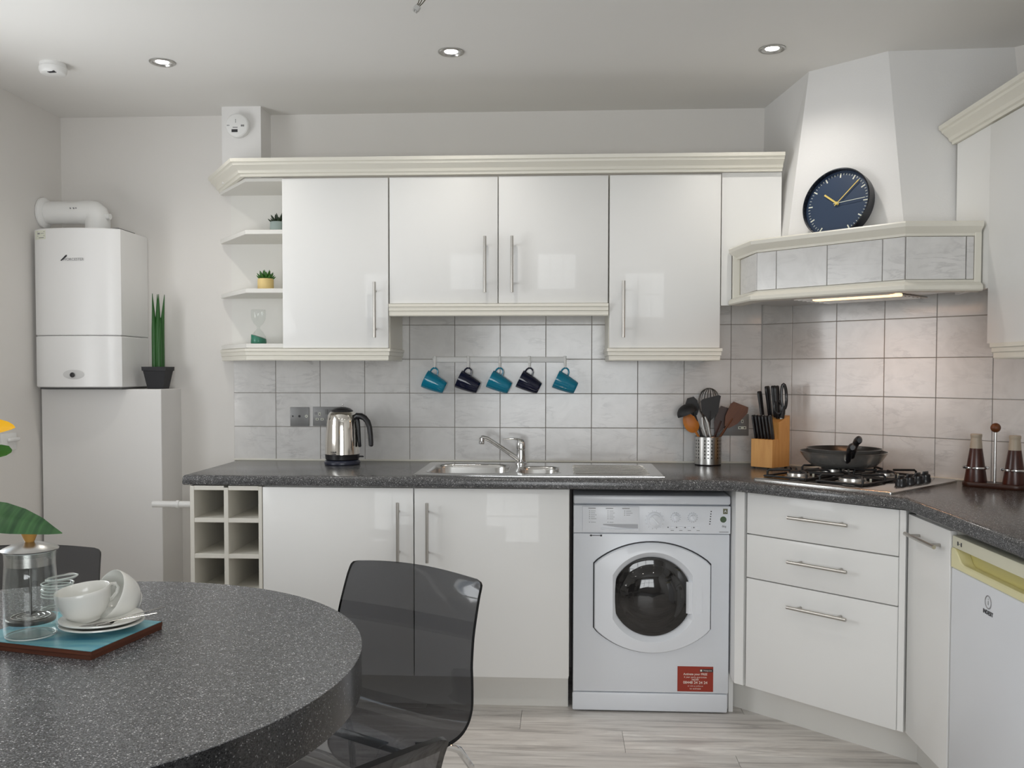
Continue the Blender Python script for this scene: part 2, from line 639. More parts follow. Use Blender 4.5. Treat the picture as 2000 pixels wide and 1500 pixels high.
# left wall with a window opening, rear wall with an opening added for fill light (both behind the camera's view)
def wall_with_hole(name, axis, at, t, u0, u1, h0, h1, z0, z1):
    b = B()
    for a0, a1, c0, c1 in ((u0, h0, -.004, ZC), (h1, u1, -.004, ZC), (h0, h1, -.004, z0), (h0, h1, z1, ZC)):
        if axis == 'x':
            b.box(at - t, at, a0, a1, c0, c1)
        else:
            b.box(a0, a1, at - t, at, c0, c1)
    return obj(name, b, WALL, kind='structure', smooth=0)
wall_left = wall_with_hole('wall_left', 'x', XL, .15, YR, .15, -2.12, -1.0, .95, 2.12)
wall_rear = wall_with_hole('wall_rear', 'y', YR, .15, XL, XR, .4, 2.3, .5, 2.1)
def window(name, axis, at, u0, u1, z0, z1, nu, nz):
    def bx(b, a0, a1, d0, d1, c0, c1):
        if axis == 'x':
            b.box(at + d0, at + d1, a0, a1, c0, c1)
        else:
            b.box(a0, a1, at + d0, at + d1, c0, c1)
    b = B()
    for a0, a1, c0, c1 in ((u0, u0 + .06, z0, z1), (u1 - .06, u1, z0, z1), (u0 + .06, u1 - .06, z0, z0 + .06), (u0 + .06, u1 - .06, z1 - .06, z1)):
        bx(b, a0, a1, -.11, -.05, c0, c1)
    w = obj(name, b, PLAST, kind='structure', smooth=0)
    du, dz = (u1 - u0 - .12) / nu, (z1 - z0 - .12) / nz
    for i in range(1, nu):
        b = B(); bx(b, u0 + .06 + du * i - .015, u0 + .06 + du * i + .015, -.10, -.06, z0 + .06, z1 - .06)
        obj('glazing_bar', b, PLAST, w, smooth=0)
    for j in range(1, nz):
        b = B(); bx(b, u0 + .06, u1 - .06, -.098, -.062, z0 + .06 + dz * j - .015, z0 + .06 + dz * j + .015)
        obj('glazing_bar', b, PLAST, w, smooth=0)
    b = B(); bx(b, u0 + .06, u1 - .06, -.082, -.078, z0 + .06, z1 - .06)
    obj('pane', b, PANE, w, smooth=0)
    b = B(); bx(b, u0 - .03, u1 + .03, -.03, .05, z0 - .03, z0)
    obj('sill', b, PLAST, w, smooth=0)
window('window_1', 'x', XL, -2.12, -1.0, .95, 2.12, 2, 3)
window('window_2', 'y', YR, .4, 2.3, .5, 2.1, 3, 2)  # unseen window, added to let in the frontal fill

# boxed pipe above the open shelves, the low boxing under the boiler
b = B(); b.box(-.186, -.016, -.135, 0, 2.11, ZC)
obj('trim_1', b, BOXWHITE, kind='structure', smooth=0)
b = B(); b.box(XL + .012, -.433, -.206, 0, -.004, 1.229, .002, 1)
obj('trim_2', b, BOXWHITE, kind='structure', smooth=0)
# tapered chimney breast over the hood
b = B()
top = [(2.135, 0), (2.196, -.477), (2.415, -.688), (2.846, -.706), (2.86, -.70), (2.15, .01)]
bot = [(2.125, 0), (2.128, -.418), (2.463, -.752), (2.90, -.762), (2.915, -.755), (2.15, .01)]
b.loft([[(x, y, 1.74) for x, y in bot], [(x, y, ZC) for x, y in top]])
obj('wall_chimney', b, TEXWALL, kind='structure', smooth=0)

# wall tiles, each one its own piece standing 3 mm proud of the grout
TZ = [.91, 1.06, 1.21, 1.36, 1.51, 1.66]
tile_me = {}
def tiles(wall, M, x0, x1, first, rows, gap=.0023):
    # grout backing
    b = B(); b.box(x0, x1, -.0035, 0, .905, TZ[rows], M=M)
    obj('grout', b, GROUT, wall, smooth=0)
    xs = [x0]
    x = first
    while x < x1 - .005:
        if x > x0 + .005:
            xs.append(x)
        x += .2
    xs.append(x1)
    for i in range(len(xs) - 1):
        for j in range(rows):
            w = round(xs[i + 1] - xs[i], 4)
            if w not in tile_me:
                b = B(); b.box(gap / 2, w - gap / 2, -.007, 0, gap / 2, .15 - gap / 2, .0012, 1)
                o = obj('tile', b, TILE, wall, smooth=0)
                tile_me[w] = o
            else:
                o = tile_me[w].copy(); C.objects.link(o); o.parent = wall
            o.matrix_local = M @ Matrix.Translation((xs[i], 0, TZ[j]))
tiles(wall_back, Matrix.Identity(4), -.19, XC - .003, -.2, 5)
tiles(wall_diagonal, dmat(0, 0), .004, DL, .149, 5)
# pale sealant bead along the worktop
b = B(); b.box(-.19, XC - .004, -.016, -.007, .909, .917, .003, 2)
b.box(.006, DL, -.016, -.007, .909, .917, .003, 2, M=dmat(0, 0))
obj('trim_3', b, CREAM, kind='structure')

# ------------------------------------------------------------------ handles, doors, cupboards
def bar_handle(b, p0, p1, out, r=.006):
    # straight bar from p0 to p1 with two posts; 'out' is the vector from the door to the bar
    p0, p1, out = Vector(p0), Vector(p1), Vector(out)
    b.cyl(p0 + out, p1 + out, r, n=12)
    for k in (.16, .84):
        q = p0.lerp(p1, k)
        b.cyl(q, q + out, r * .75, n=8)

UF = -.33      # front of the wall cupboard doors
def wall_cupboard(label, x0, x1, z0, doors, pel0, side_l, side_r):
    t = thing('wall_cupboard', label, 'cupboard', ((x0 + x1) / 2, -.16, z0), group='white wall cupboards over the worktop')
    b = B(); b.box(x0 + .001, x1 - .001, UF + .029, -.008, z0, 2.094, .001, 1)
    obj('carcass', b, CREAM, t, True)
    for d0, d1, hx in doors:
        b = B(); b.box(d0 + .002, d1 - .002, UF, UF + .019, z0 + .001, 2.088, .0015, 2)
        d = obj('door', b, GLOSS, t, True)
        b = B(); bar_handle(b, (hx, UF, z0 + .042), (hx, UF, z0 + .266), (0, -.03, 0))
        obj('handle', b, STEELD, d, True, label='satin steel bar handle')
    # light pelmet with its two returns
    path = []
    if side_l:
        path.append((x0 + .004, -.012))
    path += [(x0 + .004 if side_l else x0 + .001, UF - .002), (x1 - .004 if side_r else x1 - .001, UF - .002)]
    if side_r:
        path.append((x1 - .004, -.012))
    prof = [(-.016, z0 - .001), (.010, z0 - .001), (.010, z0 - .012), (.006, z0 - .015), (.006, z0 - .028), (.002, z0 - .031), (.002, z0 - .046), (0, z0 - .050), (-.016, z0 - .050)]
    b = B(); b.sweep(path, prof)
    obj('light_pelmet', b, CREAM, t, True, smooth=20)
    return t
wall_cupboard('single-door white gloss wall cupboard at the left, beside the open shelves', .13, .57, 1.40, [(.131, .569, .516)], 1, True, True)
wall_cupboard('short double-door white gloss wall cupboard above the hanging mugs', .57, 1.456, 1.58, [(.571, 1.013, .962), (1.013, 1.455, 1.070)], 1, False, False)
wall_cupboard('single-door white gloss wall cupboard next to the cooker hood', 1.456, 1.90, 1.40, [(1.457, 1.899, 1.514)], 1, True, True)

b = B()
FP = [(1.902, 1.57), (1.9425, 1.57), (1.9425, 1.796), (2.135, 1.796), (2.135, 2.094), (1.902, 2.094)]
b.loft([[(x, -.322, z) for x, z in FP], [(x, -.306, z) for x, z in FP]])
o = obj('filler_panel', b, GLOSS, smooth=0)
tag(o, 'flat white filler panel between the right wall cupboard and the chimney', 'panel'); recentre(o)

CORN = [(-.012, 2.095), (.004, 2.095), (.006, 2.104), (.014, 2.107), (.018, 2.117), (.036, 2.132), (.040, 2.134), (.042, 2.142), (.050, 2.145), (.052, 2.158), (-.012, 2.158)]
b = B(); b.sweep([(-.245, -.004), (-.03, -.34), (2.132, -.34)], CORN)
o = obj('cornice', b, CREAM, smooth=20)
tag(o, 'long cream moulded cornice along the top of the back wall cupboards', 'cornice'); recentre(o)

# open end shelves with a clipped corner
t = thing('corner_shelf_unit', 'open white end shelf unit with clipped corner left of the wall cupboards', 'shelves', (-.05, -.15, 1.40))
SH = [(-.235, -.008), (-.235, -.030), (-.028, -.305), (.127, -.305), (.127, -.008)]
for z0, z1 in ((1.402, 1.420), (1.628, 1.646), (1.868, 1.886), (2.082, 2.096)):
    b = B(); slab(b, SH, [(.0015, z0), (0, z0 + .0015), (0, z1 - .0015), (.0015, z1)])
    obj('shelf', b, CARC, t, True, smooth=0)
b = B(); b.box(-.195, .127, -.008, -.002, 1.40, 2.09)
obj('back_panel', b, CARC, t, True, smooth=0)
b = B(); b.box(.1275, .1295, -.306, -.008, 1.40, 2.094)
obj('side_panel', b, CREAM, t, True, smooth=0)
b = B()
z0 = 1.401
b.sweep([(-.232, -.034), (-.028, -.305), (.128, -.305)], [(-.016, z0 - .001), (.008, z0 - .001), (.008, z0 - .012), (.004, z0 - .015), (.004, z0 - .028), (0, z0 - .031), (0, z0 - .046), (-.002, z0 - .05), (-.016, z0 - .05)])
obj('light_pelmet', b, CREAM, t, True, smooth=20)

# right-hand wall cupboard, its filler and cornice
t = thing('wall_cupboard', 'white gloss wall cupboard on the right wall, cut by the picture edge', 'cupboard', (2.79, -1.5, 1.40))
b = B(); b.box(2.646, XR - .001, -2.19, -1.012, 1.40, 2.094, .001, 1)
obj('carcass', b, CREAM, t, True, smooth=0)
for y0, y1_, hy in ((-1.60, -1.014, -1.55), (-2.19, -1.602, -1.66)):
    b = B(); b.box(2.625, 2.644, y0, y1_, 1.397, 2.09, .0015, 2)
    d = obj('door', b, GLOSS, t, True)
    b = B(); bar_handle(b, (2.625, hy, 1.44), (2.625, hy, 1.666), (-.03, 0, 0))
    obj('handle', b, STEELD, d, True, label='satin steel bar handle')
b = B()
b.sweep([(XR - .03, -1.055), (2.63, -1.055), (2.63, -2.19)], [(-.016, 1.397), (.010, 1.397), (.010, 1.385), (.006, 1.382), (.006, 1.37), (.002, 1.367), (.002, 1.352), (0, 1.348), (-.016, 1.348)])
obj('light_pelmet', b, CREAM, t, True, smooth=20)
b = B(); b.box(2.630, 2.646, -1.010, -.756, 1.575, 2.094, .001, 1)
o = obj('filler_panel', b, GLOSS, smooth=0)
tag(o, 'flat white filler panel between the chimney and the right wall cupboard', 'panel'); recentre(o)
b = B(); b.sweep([(2.625, -.735), (2.625, -2.2)], [(a, z) for a, z in CORN])
o = obj('cornice', b, CREAM, smooth=20)
tag(o, 'cream moulded cornice over the right wall cupboard, cut by the picture edge', 'cornice'); recentre(o)

# ------------------------------------------------------------------ base units
BF = -.60      # front of the base doors
t = thing('base_cupboard', 'white gloss double-door base cupboard under the sink', 'cupboard', (.71, -.3, .15))
b = B()
b.box(.134, .150, BF + .021, -.03, .152, .868)
b.box(1.284, 1.300, BF + .021, -.03, .152, .868)
b.box(.150, 1.284, BF + .021, -.03, .152, .168)
b.box(.150, 1.284, -.046, -.03, .168, .868)
b.box(.150, 1.284, BF + .021, BF + .04, .845, .868)
obj('carcass', b, CARC, t, True, smooth=0)
for d0, d1, hx in ((.131, .713, .656), (.713, 1.300, .767)):
    b = B(); b.box(d0 + .002, d1 - .002, BF, BF + .019, .150, .866, .0015, 2)
    d = obj('door', b, GLOSS, t, True)
    b = B(); bar_handle(b, (hx, BF, .588), (hx, BF, .814), (0, -.03, 0))
    obj('handle', b, STEELD, d, True, label='satin steel bar handle')
b = B(); b.box(.10, 1.298, -.482, -.466, 0, .149, .001, 1)
o = obj('plinth', b, PLINTHM, smooth=0)
tag(o, 'off-white kickboard below the double base cupboard', 'plinth'); recentre(o)

# wine rack: panels that make two columns of square cells
t = thing('wine_rack', 'pale open wine rack of square cells at the left end of the worktop', 'rack', (-.01, -.3, .0))
b = B(); b.box(-.150, -.134, BF, -.03, 0, .868, .0008, 1); obj('side_panel', b, EDGE, t, True, smooth=0)
b = B(); b.box(.116, .130, BF, -.03, 0, .868, .0008, 1); obj('side_panel', b, EDGE, t, True, smooth=0)
b = B(); b.box(-.018, -.001, BF, -.03, .02, .862, .0008, 1); obj('divider', b, EDGE, t, True, smooth=0)
for z in (.852, .728, .590, .452, .314, .176, .04):
    for x0, x1 in ((-.134, -.018), (-.001, .116)):
        b = B(); b.box(x0, x1, BF + .001, -.046, z, z + .017, .0008, 1)
        obj('shelf', b, EDGE, t, True, smooth=0)
b = B(); b.box(-.134, .116, -.046, -.032, .02, .868); obj('back_panel', b, EDGE, t, True, smooth=0)

b = B(); b.cyl((-.432, -.30, .752), (-.152, -.30, .752), .0135, n=16)
b.cyl((-.33, -.30, .752), (-.318, -.30, .752), .017, n=16)
o = obj('waste_pipe', b, PLAST)
tag(o, 'short white pipe running into the side of the wine rack', 'pipe'); recentre(o)
# blank infill between boxing and rack
# corner filler, drawer unit on the diagonal, corner door
b = B(); b.prism([(1.913, -.612), (1.940, -.636), (1.956, -.620), (1.956, -.10), (1.913, -.10)], .15, .868)
b.box(1.913, 1.93, -.50, -.45, 0, .15)
o = obj('filler_panel', b, GLOSS, smooth=0)
tag(o, 'narrow white upright panel between the washing machine and the drawers', 'panel'); recentre(o)

DO = .59
t = thing('drawer_unit', 'white three-drawer base unit set across the corner under the hob', 'drawers', M=dmat(.615, .3, .15))
Dm = dmat(0, 0)
def dbox(b, a0, a1, o0, o1, z0, z1, bev=0, seg=2):
    b.box(a0, a1, -o1, -o0, z0, z1, bev, seg, M=Dm)
b = B(); dbox(b, .33, .895, .20, DO - .021, .152, .80)
obj('carcass', b, CARC, t, True, smooth=0)
for z0, z1, zh in ((.717, .866, .799), (.556, .713, .644), (.152, .552, .485)):
    b = B(); dbox(b, .326, .890, DO - .019, DO, z0, z1, .0015)
    d = obj('drawer', b, GLOSS, t, True)
    b = B(); bar_handle(b, dg(.512, DO, zh), dg(.733, DO, zh), Vector((-S2, -S2, 0)) * .034)
    obj('handle', b, STEELD, d, True, label='satin steel bar handle')
b = B(); dbox(b, .892, .912, .45, DO - .004, .152, .866)
obj('corner_post', b, GLOSS, t, True, smooth=0)

DX = 2.371
t = thing('base_cupboard', 'narrow white base cupboard with a horizontal bar handle beside the small fridge', 'cupboard', (2.6, -1.2, .15))
b = B(); b.box(DX + .021, XR - .01, -1.372, -1.07, .152, .868)
obj('carcass', b, CARC, t, True, smooth=0)
b = B(); b.box(DX, DX + .019, -1.376, -1.062, .152, .856, .0015, 2)
d = obj('door', b, GLOSS, t, True)
b = B(); bar_handle(b, (DX, -1.345, .803), (DX, -1.120, .803), (-.032, 0, 0))
obj('handle', b, STEELD, d, True, label='satin steel bar handle')
b = B()
b.prism([dg(.165, .445)[:2], dg(.888, .427)[:2], (2.474, -1.376), (2.490, -1.376), tuple(dg(.893, .411)[:2]), tuple(dg(.168, .428)[:2])][::-1], 0, .148)
o = obj('plinth', b, PLINTHM, smooth=0)
tag(o, 'off-white kickboard angled below the corner drawers', 'plinth'); recentre(o)

# worktop: one continuous piece with a rounded front edge and the sink and hob cut-outs
WT = [(-.178, -.602), (1.30, -.640), (1.886, -.657), (2.352, -1.083), (2.343, -1.985), (XR - .001, -1.985), (XR - .001, -DL * S2 - .008), (XC + .003, -.008), (-.178, -.008)]
def rrect(x0, x1, y0, y1, r, n=4):
    out = []
    for cx, cy, a0 in ((x1 - r, y0 + r, -PI / 2), (x1 - r, y1 - r, 0), (x0 + r, y1 - r, PI / 2), (x0 + r, y0 + r, PI)):
        for i in range(n + 1):
            a = a0 + PI / 2 * i / n
            out.append((cx + r * math.cos(a), cy + r * math.sin(a)))
    return out
SINKHOLE = rrect(.735, 1.275, -.545, -.16, .05)
b = B()
slab(b, WT, [(.004, .872), (.001, .874), (0, .878), (0, .897), (.002, .903), (.006, .908), (.012, .910)], [SINKHOLE])
o = obj('worktop', b, GRAN, smooth=50)
tag(o, 'dark grey speckled laminate worktop running round the corner', 'worktop'); recentre(o)

# ------------------------------------------------------------------ washing machine
WF = -.53
t = thing('washing_machine', 'white front-loading washing machine under the worktop', 'washing machine', (1.612, -.28, 0))
b = B(); b.box(1.316, 1.908, WF + .012, -.03, .012, .800, .006, 2); obj('cabinet', b, APPL, t, True)
b = B(); b.box(1.316, 1.909, WF - .002, -.03, .8015, .836, .007, 3); obj('lid', b, APPL, t, True)
b = B(); b.box(1.316, 1.909, WF - .006, WF + .0115, .692, .798, .004, 2); obj('control_panel', b, APPL2, t, True)
b = B(); b.box(1.316, 1.907, WF, WF + .0115, .079, .6895, .004, 2); obj('front_panel', b, APPL, t, True)
b = B(); b.box(1.314, 1.904, WF - .002, WF + .0115, .006, .0765, .006, 3); obj('kick_panel', b, APPL, t, True)
for x in (1.36, 1.86):
    for y in (-.47, -.08):
        b = B(); b.cyl((x, y, 0), (x, y, .013), .018, n=12); obj('foot', b, BLACKM, t, True)
# detergent drawer with its grip hollow painted on as grey shade
b = B()
b.box(1.350, 1.565, WF - .0125, WF - .0062, .697, .7945, .002, 2)
dr = obj('detergent_drawer', b, APPL2, t, True)
b = B()
rings = []
for k in range(13):
    u = k / 12
    x = 1.428 + .132 * u
    d = math.sin(PI * min(1, u * 1.1) * .5)
    rings.append([(x, WF - .0130, .712 + .012 * (1 - d)), (x, WF - .0128, .7255), (x, WF - .0130, .728)])
b.loft(rings, closed=False, cap0=False, cap1=False)
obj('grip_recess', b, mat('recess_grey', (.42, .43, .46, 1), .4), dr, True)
b = B(); b.tube([(1.420, WF - .013, .712), (1.44, WF - .0145, .7085), (1.48, WF - .015, .707), (1.56, WF - .015, .7065)], .0032, 8); obj('grip_lip', b, APPL2, dr, True)
b = B()
for cx, n in ((1.375, 6), (1.445, 6), (1.508, 3)):
    for k in range(n):
        z = .776 - k * .0075 if k < 5 else .733
        b.box(cx, cx + .003, WF - .0128, WF - .0124, z, z + .003)
        b.box(cx + .007, cx + .007 + random.uniform(.014, .026), WF - .0128, WF - .0124, z + .0005, z + .002)
for cx in (1.372, 1.438, 1.500):
    b.box(cx, cx + .028, WF - .0128, WF - .0124, .786, .789)
obj('programme_list', b, INKG, dr, True, smooth=0, kind='stuff')
def dial(x, z, r, ang, n=40):
    M = Matrix.Translation((x, WF - .006, z)) @ Matrix.Rotation(PI / 2, 4, 'X')
    b = B(); b.lathe([(r, 0), (r, .004), (r * .92, .006), (r * .72, .007), (r * .70, .016), (r * .60, .018)], n=n, M=M)
    k = obj('knob', b, APPL2, t, True)
    b = B(); b.box(-r * .12, r * .12, -r * .62, r * .66, .017, .024, .001, 1, M=M @ Matrix.Rotation(ang, 4, 'Z'))
    obj('pointer_grip', b, APPL2, k, True)
    b = B()
    for i in range(14):
        a = 2 * PI * i / 14
        q = M @ Vector((math.cos(a) * r * 1.12, math.sin(a) * r * 1.12, .0006))
        b.box(q.x - .0009, q.x + .0009, q.y - .0003, q.y, q.z - .0009, q.z + .0009)
    obj('tick_marks', b, INKG, k, True, smooth=0, kind='stuff')
dial(1.623, .744, .031, .75)
dial(1.702, .755, .0165, .1, 24)
dial(1.766, .755, .0165, .5, 24)
for x in (1.690, 1.722, 1.754, 1.787):
    b = B(); b.box(x - .008, x + .008, WF - .0085, WF - .0062, .711, .720, .001, 1)
    k = obj('button', b, APPL2, t, True)
    b = B(); b.cyl((x - .016, WF - .0062, .7165), (x - .016, WF - .0072, .7165), .0022, n=8)
    obj('indicator', b, INK, k, True)
    b = B(); b.box(x - .006, x + .006, WF - .0066, WF - .0062, .7035, .7055); obj('caption', b, INKG, k, True, smooth=0)
for k in range(6):
    b = B(); q = (1.8335 - k * .001, .778 - k * .0095)
    b.box(q[0], q[0] + .004, WF - .0068, WF - .0062, q[1] - .002, q[1] + .002)
    obj('indicator', b, INK, t, True, smooth=0)
b = B(); b.cyl((1.881, WF - .0062, .748), (1.881, WF - .0070, .748), .0118, n=24); obj('round_badge', b, GREEND, t, True, label='dark green round badge')
b = B(); b.box(1.880, 1.897, WF - .0068, WF - .0062, .769, .789); obj('square_badge', b, mat('olive_badge', srgb(108, 108, 84), .5), t, True, smooth=0, label='olive square badge')
text('badge_letter', 'A', .014, face_front(1.8885, WF - .0070, .779), APPL2, t)
text('capacity_mark', '6kg', .011, face_front(1.884, WF - .0064, .722), INKG, t, bold=True)
b = B(); b.box(1.866, 1.901, WF - .0066, WF - .0062, .699, .7015); obj('caption', b, INKG, t, True, smooth=0)
b = B(); b.box(1.378, 1.424, WF - .0003, WF + .001, .680, .6825); b.box(1.380, 1.386, WF - .0004, WF + .001, .678, .6845); b.box(1.418, 1.425, WF - .0004, WF + .001, .678, .6845)
obj('energy_mark', b, INK, t, True, smooth=0)
# door: flat-sided oval plate, ring, dark domed glass
cx, cz = 1.615, .4525
def door_outline(k=1.0):
    pts = []
    hw, hs = .222, .122                    # half width, half height of the straight sides
    rise_t, rise_b = .205, .216
    n = 22
    R = lambda rise: (hw * hw + (rise - hs) ** 2) / (2 * (rise - hs))
    for rise, sgn in ((rise_t, 1), (rise_b, -1)):
        Rr = R(rise)
        a = math.asin(hw / Rr)
        for i in range(n + 1):
            th = a - 2 * a * i / n if sgn > 0 else -a + 2 * a * i / n
            x = Rr * math.sin(th)
            z = sgn * (rise - Rr + Rr * math.cos(th))
            if i in (0, n):
                x *= .985
            pts.append((x * k, z * k))
    return pts
do = door_outline()
def dring(k, y, dx=0):
    return [(cx + x * k, y, cz + z * k) for x, z in do]
b = B(); b.loft([dring(1.022, WF - .0012), dring(1.022, WF - .0002)]); obj('door_gap', b, INK, t, True, smooth=0)  # dark plate behind the door draws the shade in its gap
b = B()
gr = .158
circ = [(math.atan2(z, x)) for x, z in do]
inner = [(cx + gr * math.cos(a), cz + gr * math.sin(a)) for a in circ]
r0 = b.ring(dring(1.0, WF - .001)); r1 = b.ring(dring(1.0, WF - .016)); r2 = b.ring(dring(.985, WF - .021))
mids = b.ring([(cx + .182 * math.cos(a), WF - .030, cz + .182 * math.sin(a)) for a in circ])
r3 = b.ring([(x, WF - .031, z) for x, z in [(cx + .172 * math.cos(a), cz + .172 * math.sin(a)) for a in circ]])
r4 = b.ring([(x, WF - .010, z) for x, z in [(cx + .150 * math.cos(a), cz + .150 * math.sin(a)) for a in circ]])
for p_, q_ in ((r0, r1), (r1, r2), (r2, mids), (mids, r3), (r3, r4)):
    b.bridge(p_, q_)
dd = obj('door', b, APPL2, t, True, smooth=40)
M = Matrix.Translation((cx - .002, WF - .009, cz)) @ Matrix.Rotation(PI / 2, 4, 'X')
b = B(); b.lathe([(.152, 0), (.150, .008), (.140, .012), (.126, .013), (.118, .016), (.108, .026), (.085, .036), (.05, .043), (1e-5, .046)], n=64, M=M)
obj('door_glass', b, DOORGLASS, dd, True, smooth=25)
b = B()
hr = []
for k in range(9):
    z = cz - .060 + .12 * k / 8
    e = .006 * math.sin(PI * k / 8)
    hr.append([(1.752, WF - .012, z), (1.742, WF - .022, z), (1.750 , WF - .029, z), (1.775, WF - .0295, z), (1.800, WF - .0275, z), (1.803, WF - .020, z)])
b.loft(hr, closed=True)
obj('door_pull', b, APPL2, dd, True)
b = B(); b.box(1.585, 1.592, WF - .0260, WF - .0235, .6295, .6365); lg = obj('logo_square', b, INK, dd, True, smooth=0)
text('logo', 'Hotpoint', .012, face_front(1.617, WF - .0262, .633), INKG, dd, bold=True)
b = B(); b.box(1.714, 1.849, WF - .0012, WF - .0002, .0865, .183); st = obj('sticker', b, ORANGE, t, True, smooth=0, label='red service sticker with pale print')
b = B(); b.box(1.798, 1.848, WF - .0016, WF - .0011, .1625, .1735); obj('logo_strip', b, INK, st, True, smooth=0)
b = B(); b.box(1.800, 1.807, WF - .0020, WF - .0015, .1645, .1715); obj('logo_square', b, MARK, st, True, smooth=0)
text('sticker_print', 'Hotpoint', .0085, face_front(1.828, WF - .0018, .168), LIGHTINK, st)
for s_, z, sz, bo in (('Activate your FREE', .1535, .0115, True), ('5 year parts guarantee', .142, .0095, False), ('NOW', .132, .010, True), ('08448 24 24 24', .121, .0145, True), ('or visit us online at', .108, .0075, False), ('to activate', .098, .010, False)):
    text('sticker_print', s_, sz, face_front(1.7815, WF - .0014, z), LIGHTINK, st, bold=bo)

# ------------------------------------------------------------------ fridge on the right
FX = 2.372
t = thing('fridge', 'white under-worktop fridge with a yellowed cream grip panel', 'fridge', (2.65, -1.67, 0))
b = B(); b.box(FX + .045, XR - .02, -1.935, -1.386, .012, .850, .004, 2); obj('cabinet', b, APPL, t, True)
b = B(); b.box(FX, FX + .043, -1.937, -1.384, .06, .756, .006, 3); dr = obj('door', b, APPL, t, True)
# grip panel: strip on top, scooped recess, lip below
b = B()
b.box(FX + .002, FX + .043, -1.937, -1.384, .812, .846, .003, 2)
gp = obj('grip_panel', b, YPALE, t, True)
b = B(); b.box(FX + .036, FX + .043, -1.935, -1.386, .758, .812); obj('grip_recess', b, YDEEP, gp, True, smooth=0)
b = B()
rr = []
N = 28
for k in range(N + 1):
    u = k / N
    y = -1.384 - .553 * u
    e = min(u, 1 - u) * .553
    s_ = min(1, max(0, (e - .018) / .055))
    s_ = s_ * s_ * (3 - 2 * s_)
    zt = .811 - .036 * s_
    rr.append([(FX, y, .757), (FX, y, zt - .004), (FX + .003, y, zt), (FX + .008, y, zt), (FX + .035, y, zt - .006 * s_), (FX + .035, y, .757)])
b.loft(rr)
obj('grip_lip', b, YCREAM, gp, True, smooth=30)
for y in (-1.418, -1.440):
    b = B(); b.box(FX + .0012, FX + .0022, y - .006, y, .823, .834); obj('print_mark', b, INK, gp, True, smooth=0)
b = B(); b.box(FX + .0012, FX + .0022, -1.436, -1.426, .827, .829); obj('print_mark', b, INKG, gp, True, smooth=0)
b = B()
M = Matrix.Translation((FX - .0005, -1.613, .712)) @ Matrix.Rotation(-PI / 2, 4, 'Y')
pts = [M @ Vector((.0165 * math.cos(2 * PI * i / 28), .0165 * math.sin(2 * PI * i / 28), 0)) for i in range(28)]
b.tube(pts, .0014, 6, closed=True)
lg = obj('logo_ring', b, INKG, dr, True)
text('logo', 'i', .026, face_left(FX - .0008, -1.613, .712), INKG, dr)
text('logo', 'INDESIT', .0155, face_left(FX - .0008, -1.613, .684), INK, dr, bold=True)

# ------------------------------------------------------------------ sink and tap
t = thing('sink', 'stainless steel one-and-a-half bowl sink with a ribbed drainer at the right', 'sink', (1.18, -.345, .91))
b = B()
outer = rrect(.705, 1.655, -.588, -.105, .02)
B1 = rrect(.745, 1.060, -.535, -.175, .07, 6)
B2 = rrect(1.098, 1.262, -.530, -.255, .06, 6)
slab(b, outer, [(.0, .9102), (0, .9135), (.004, .916)], [B1, B2])
obj('sink_deck', b, SINKM, t, True, smooth=30)
def bowl(name, poly, depth):
    b = B()
    def wr(d, z):
        n = len(poly)
        q = offs(poly, d)
        return [(x, y, z) for x, y in q]
    rs = [b.ring(wr(d, z)) for d, z in ((-.006, .9165), (0, .9165), (.004, .912), (.008, .90), (.016, .916 - depth + .02), (.024, .916 - depth + .006), (.04, .916 - depth))]
    for p_, q_ in zip(rs, rs[1:]):
        b.bridge(p_, q_)
    b.face(rs[-1])
    return obj(name, b, SINKM, t, True, smooth=50, recalc=True)
bowl('bowl', B1, .15)
bowl('half_bowl', B2, .10)
for k in range(6):
    y = -.515 + k * .056
    b = B(); b.tube([(1.315 + .012 * k * 0, y, .9160), (1.325, y, .9185), (1.59 - .02 * (5 - k) * .3, y, .9185), (1.605, y, .9160)], .0055, 8, flat=.6, up=(0, 0, 1))
    obj('drainer_rib', b, SINKM, t, True)
b = B(); b.sweep([(.705 + .001, -.588), (1.655 - .001, -.588)], [(0, .911), (.0035, .912), (.0035, .9155), (0, .9165)])
obj('front_rim', b, CHROME, t, True)

t = thing('mixer_tap', 'chrome swivel mixer tap with a lever behind the sink', 'tap', (1.098, -.150, .916))
b = B(); b.lathe([(.026, 0), (.026, .004), (.021, .008), (.020, .058), (.0185, .060), (.0185, .064), (.0205, .066), (.0205, .082), (.0195, .092), (.014, .101), (.006, .1045), (1e-5, .105)], (1.098, -.150, .916), 24); obj('body', b, CHROME, t, True)
b = B(); b.tube([(1.098, -.155, .930), (1.075, -.162, .945), (1.02, -.185, .985), (.970, -.207, 1.020), (.955, -.213, 1.028), (.942, -.219, 1.031), (.936, -.221, 1.030)], [.013, .011, .0095, .009, .0092, .0098, .0085], 14)
sp = obj('spout', b, CHROME, t, True)
b = B(); b.lathe([(.0105, 0), (.0115, .002), (.0115, .012), (.0105, .013), (.0105, .026), (.006, .029)], (.937, -.2205, 1.004), 18); obj('aerator', b, CHROME, sp, True)
b = B(); b.tube([(1.106, -.148, 1.008), (1.09, -.155, 1.019), (1.07, -.165, 1.023), (1.045, -.178, 1.0235), (1.026, -.188, 1.0225)], [.012, .0105, .0075, .0055, .0045], 12, flat=.55, up=(0, 0, 1)); obj('lever', b, CHROME, t, True)

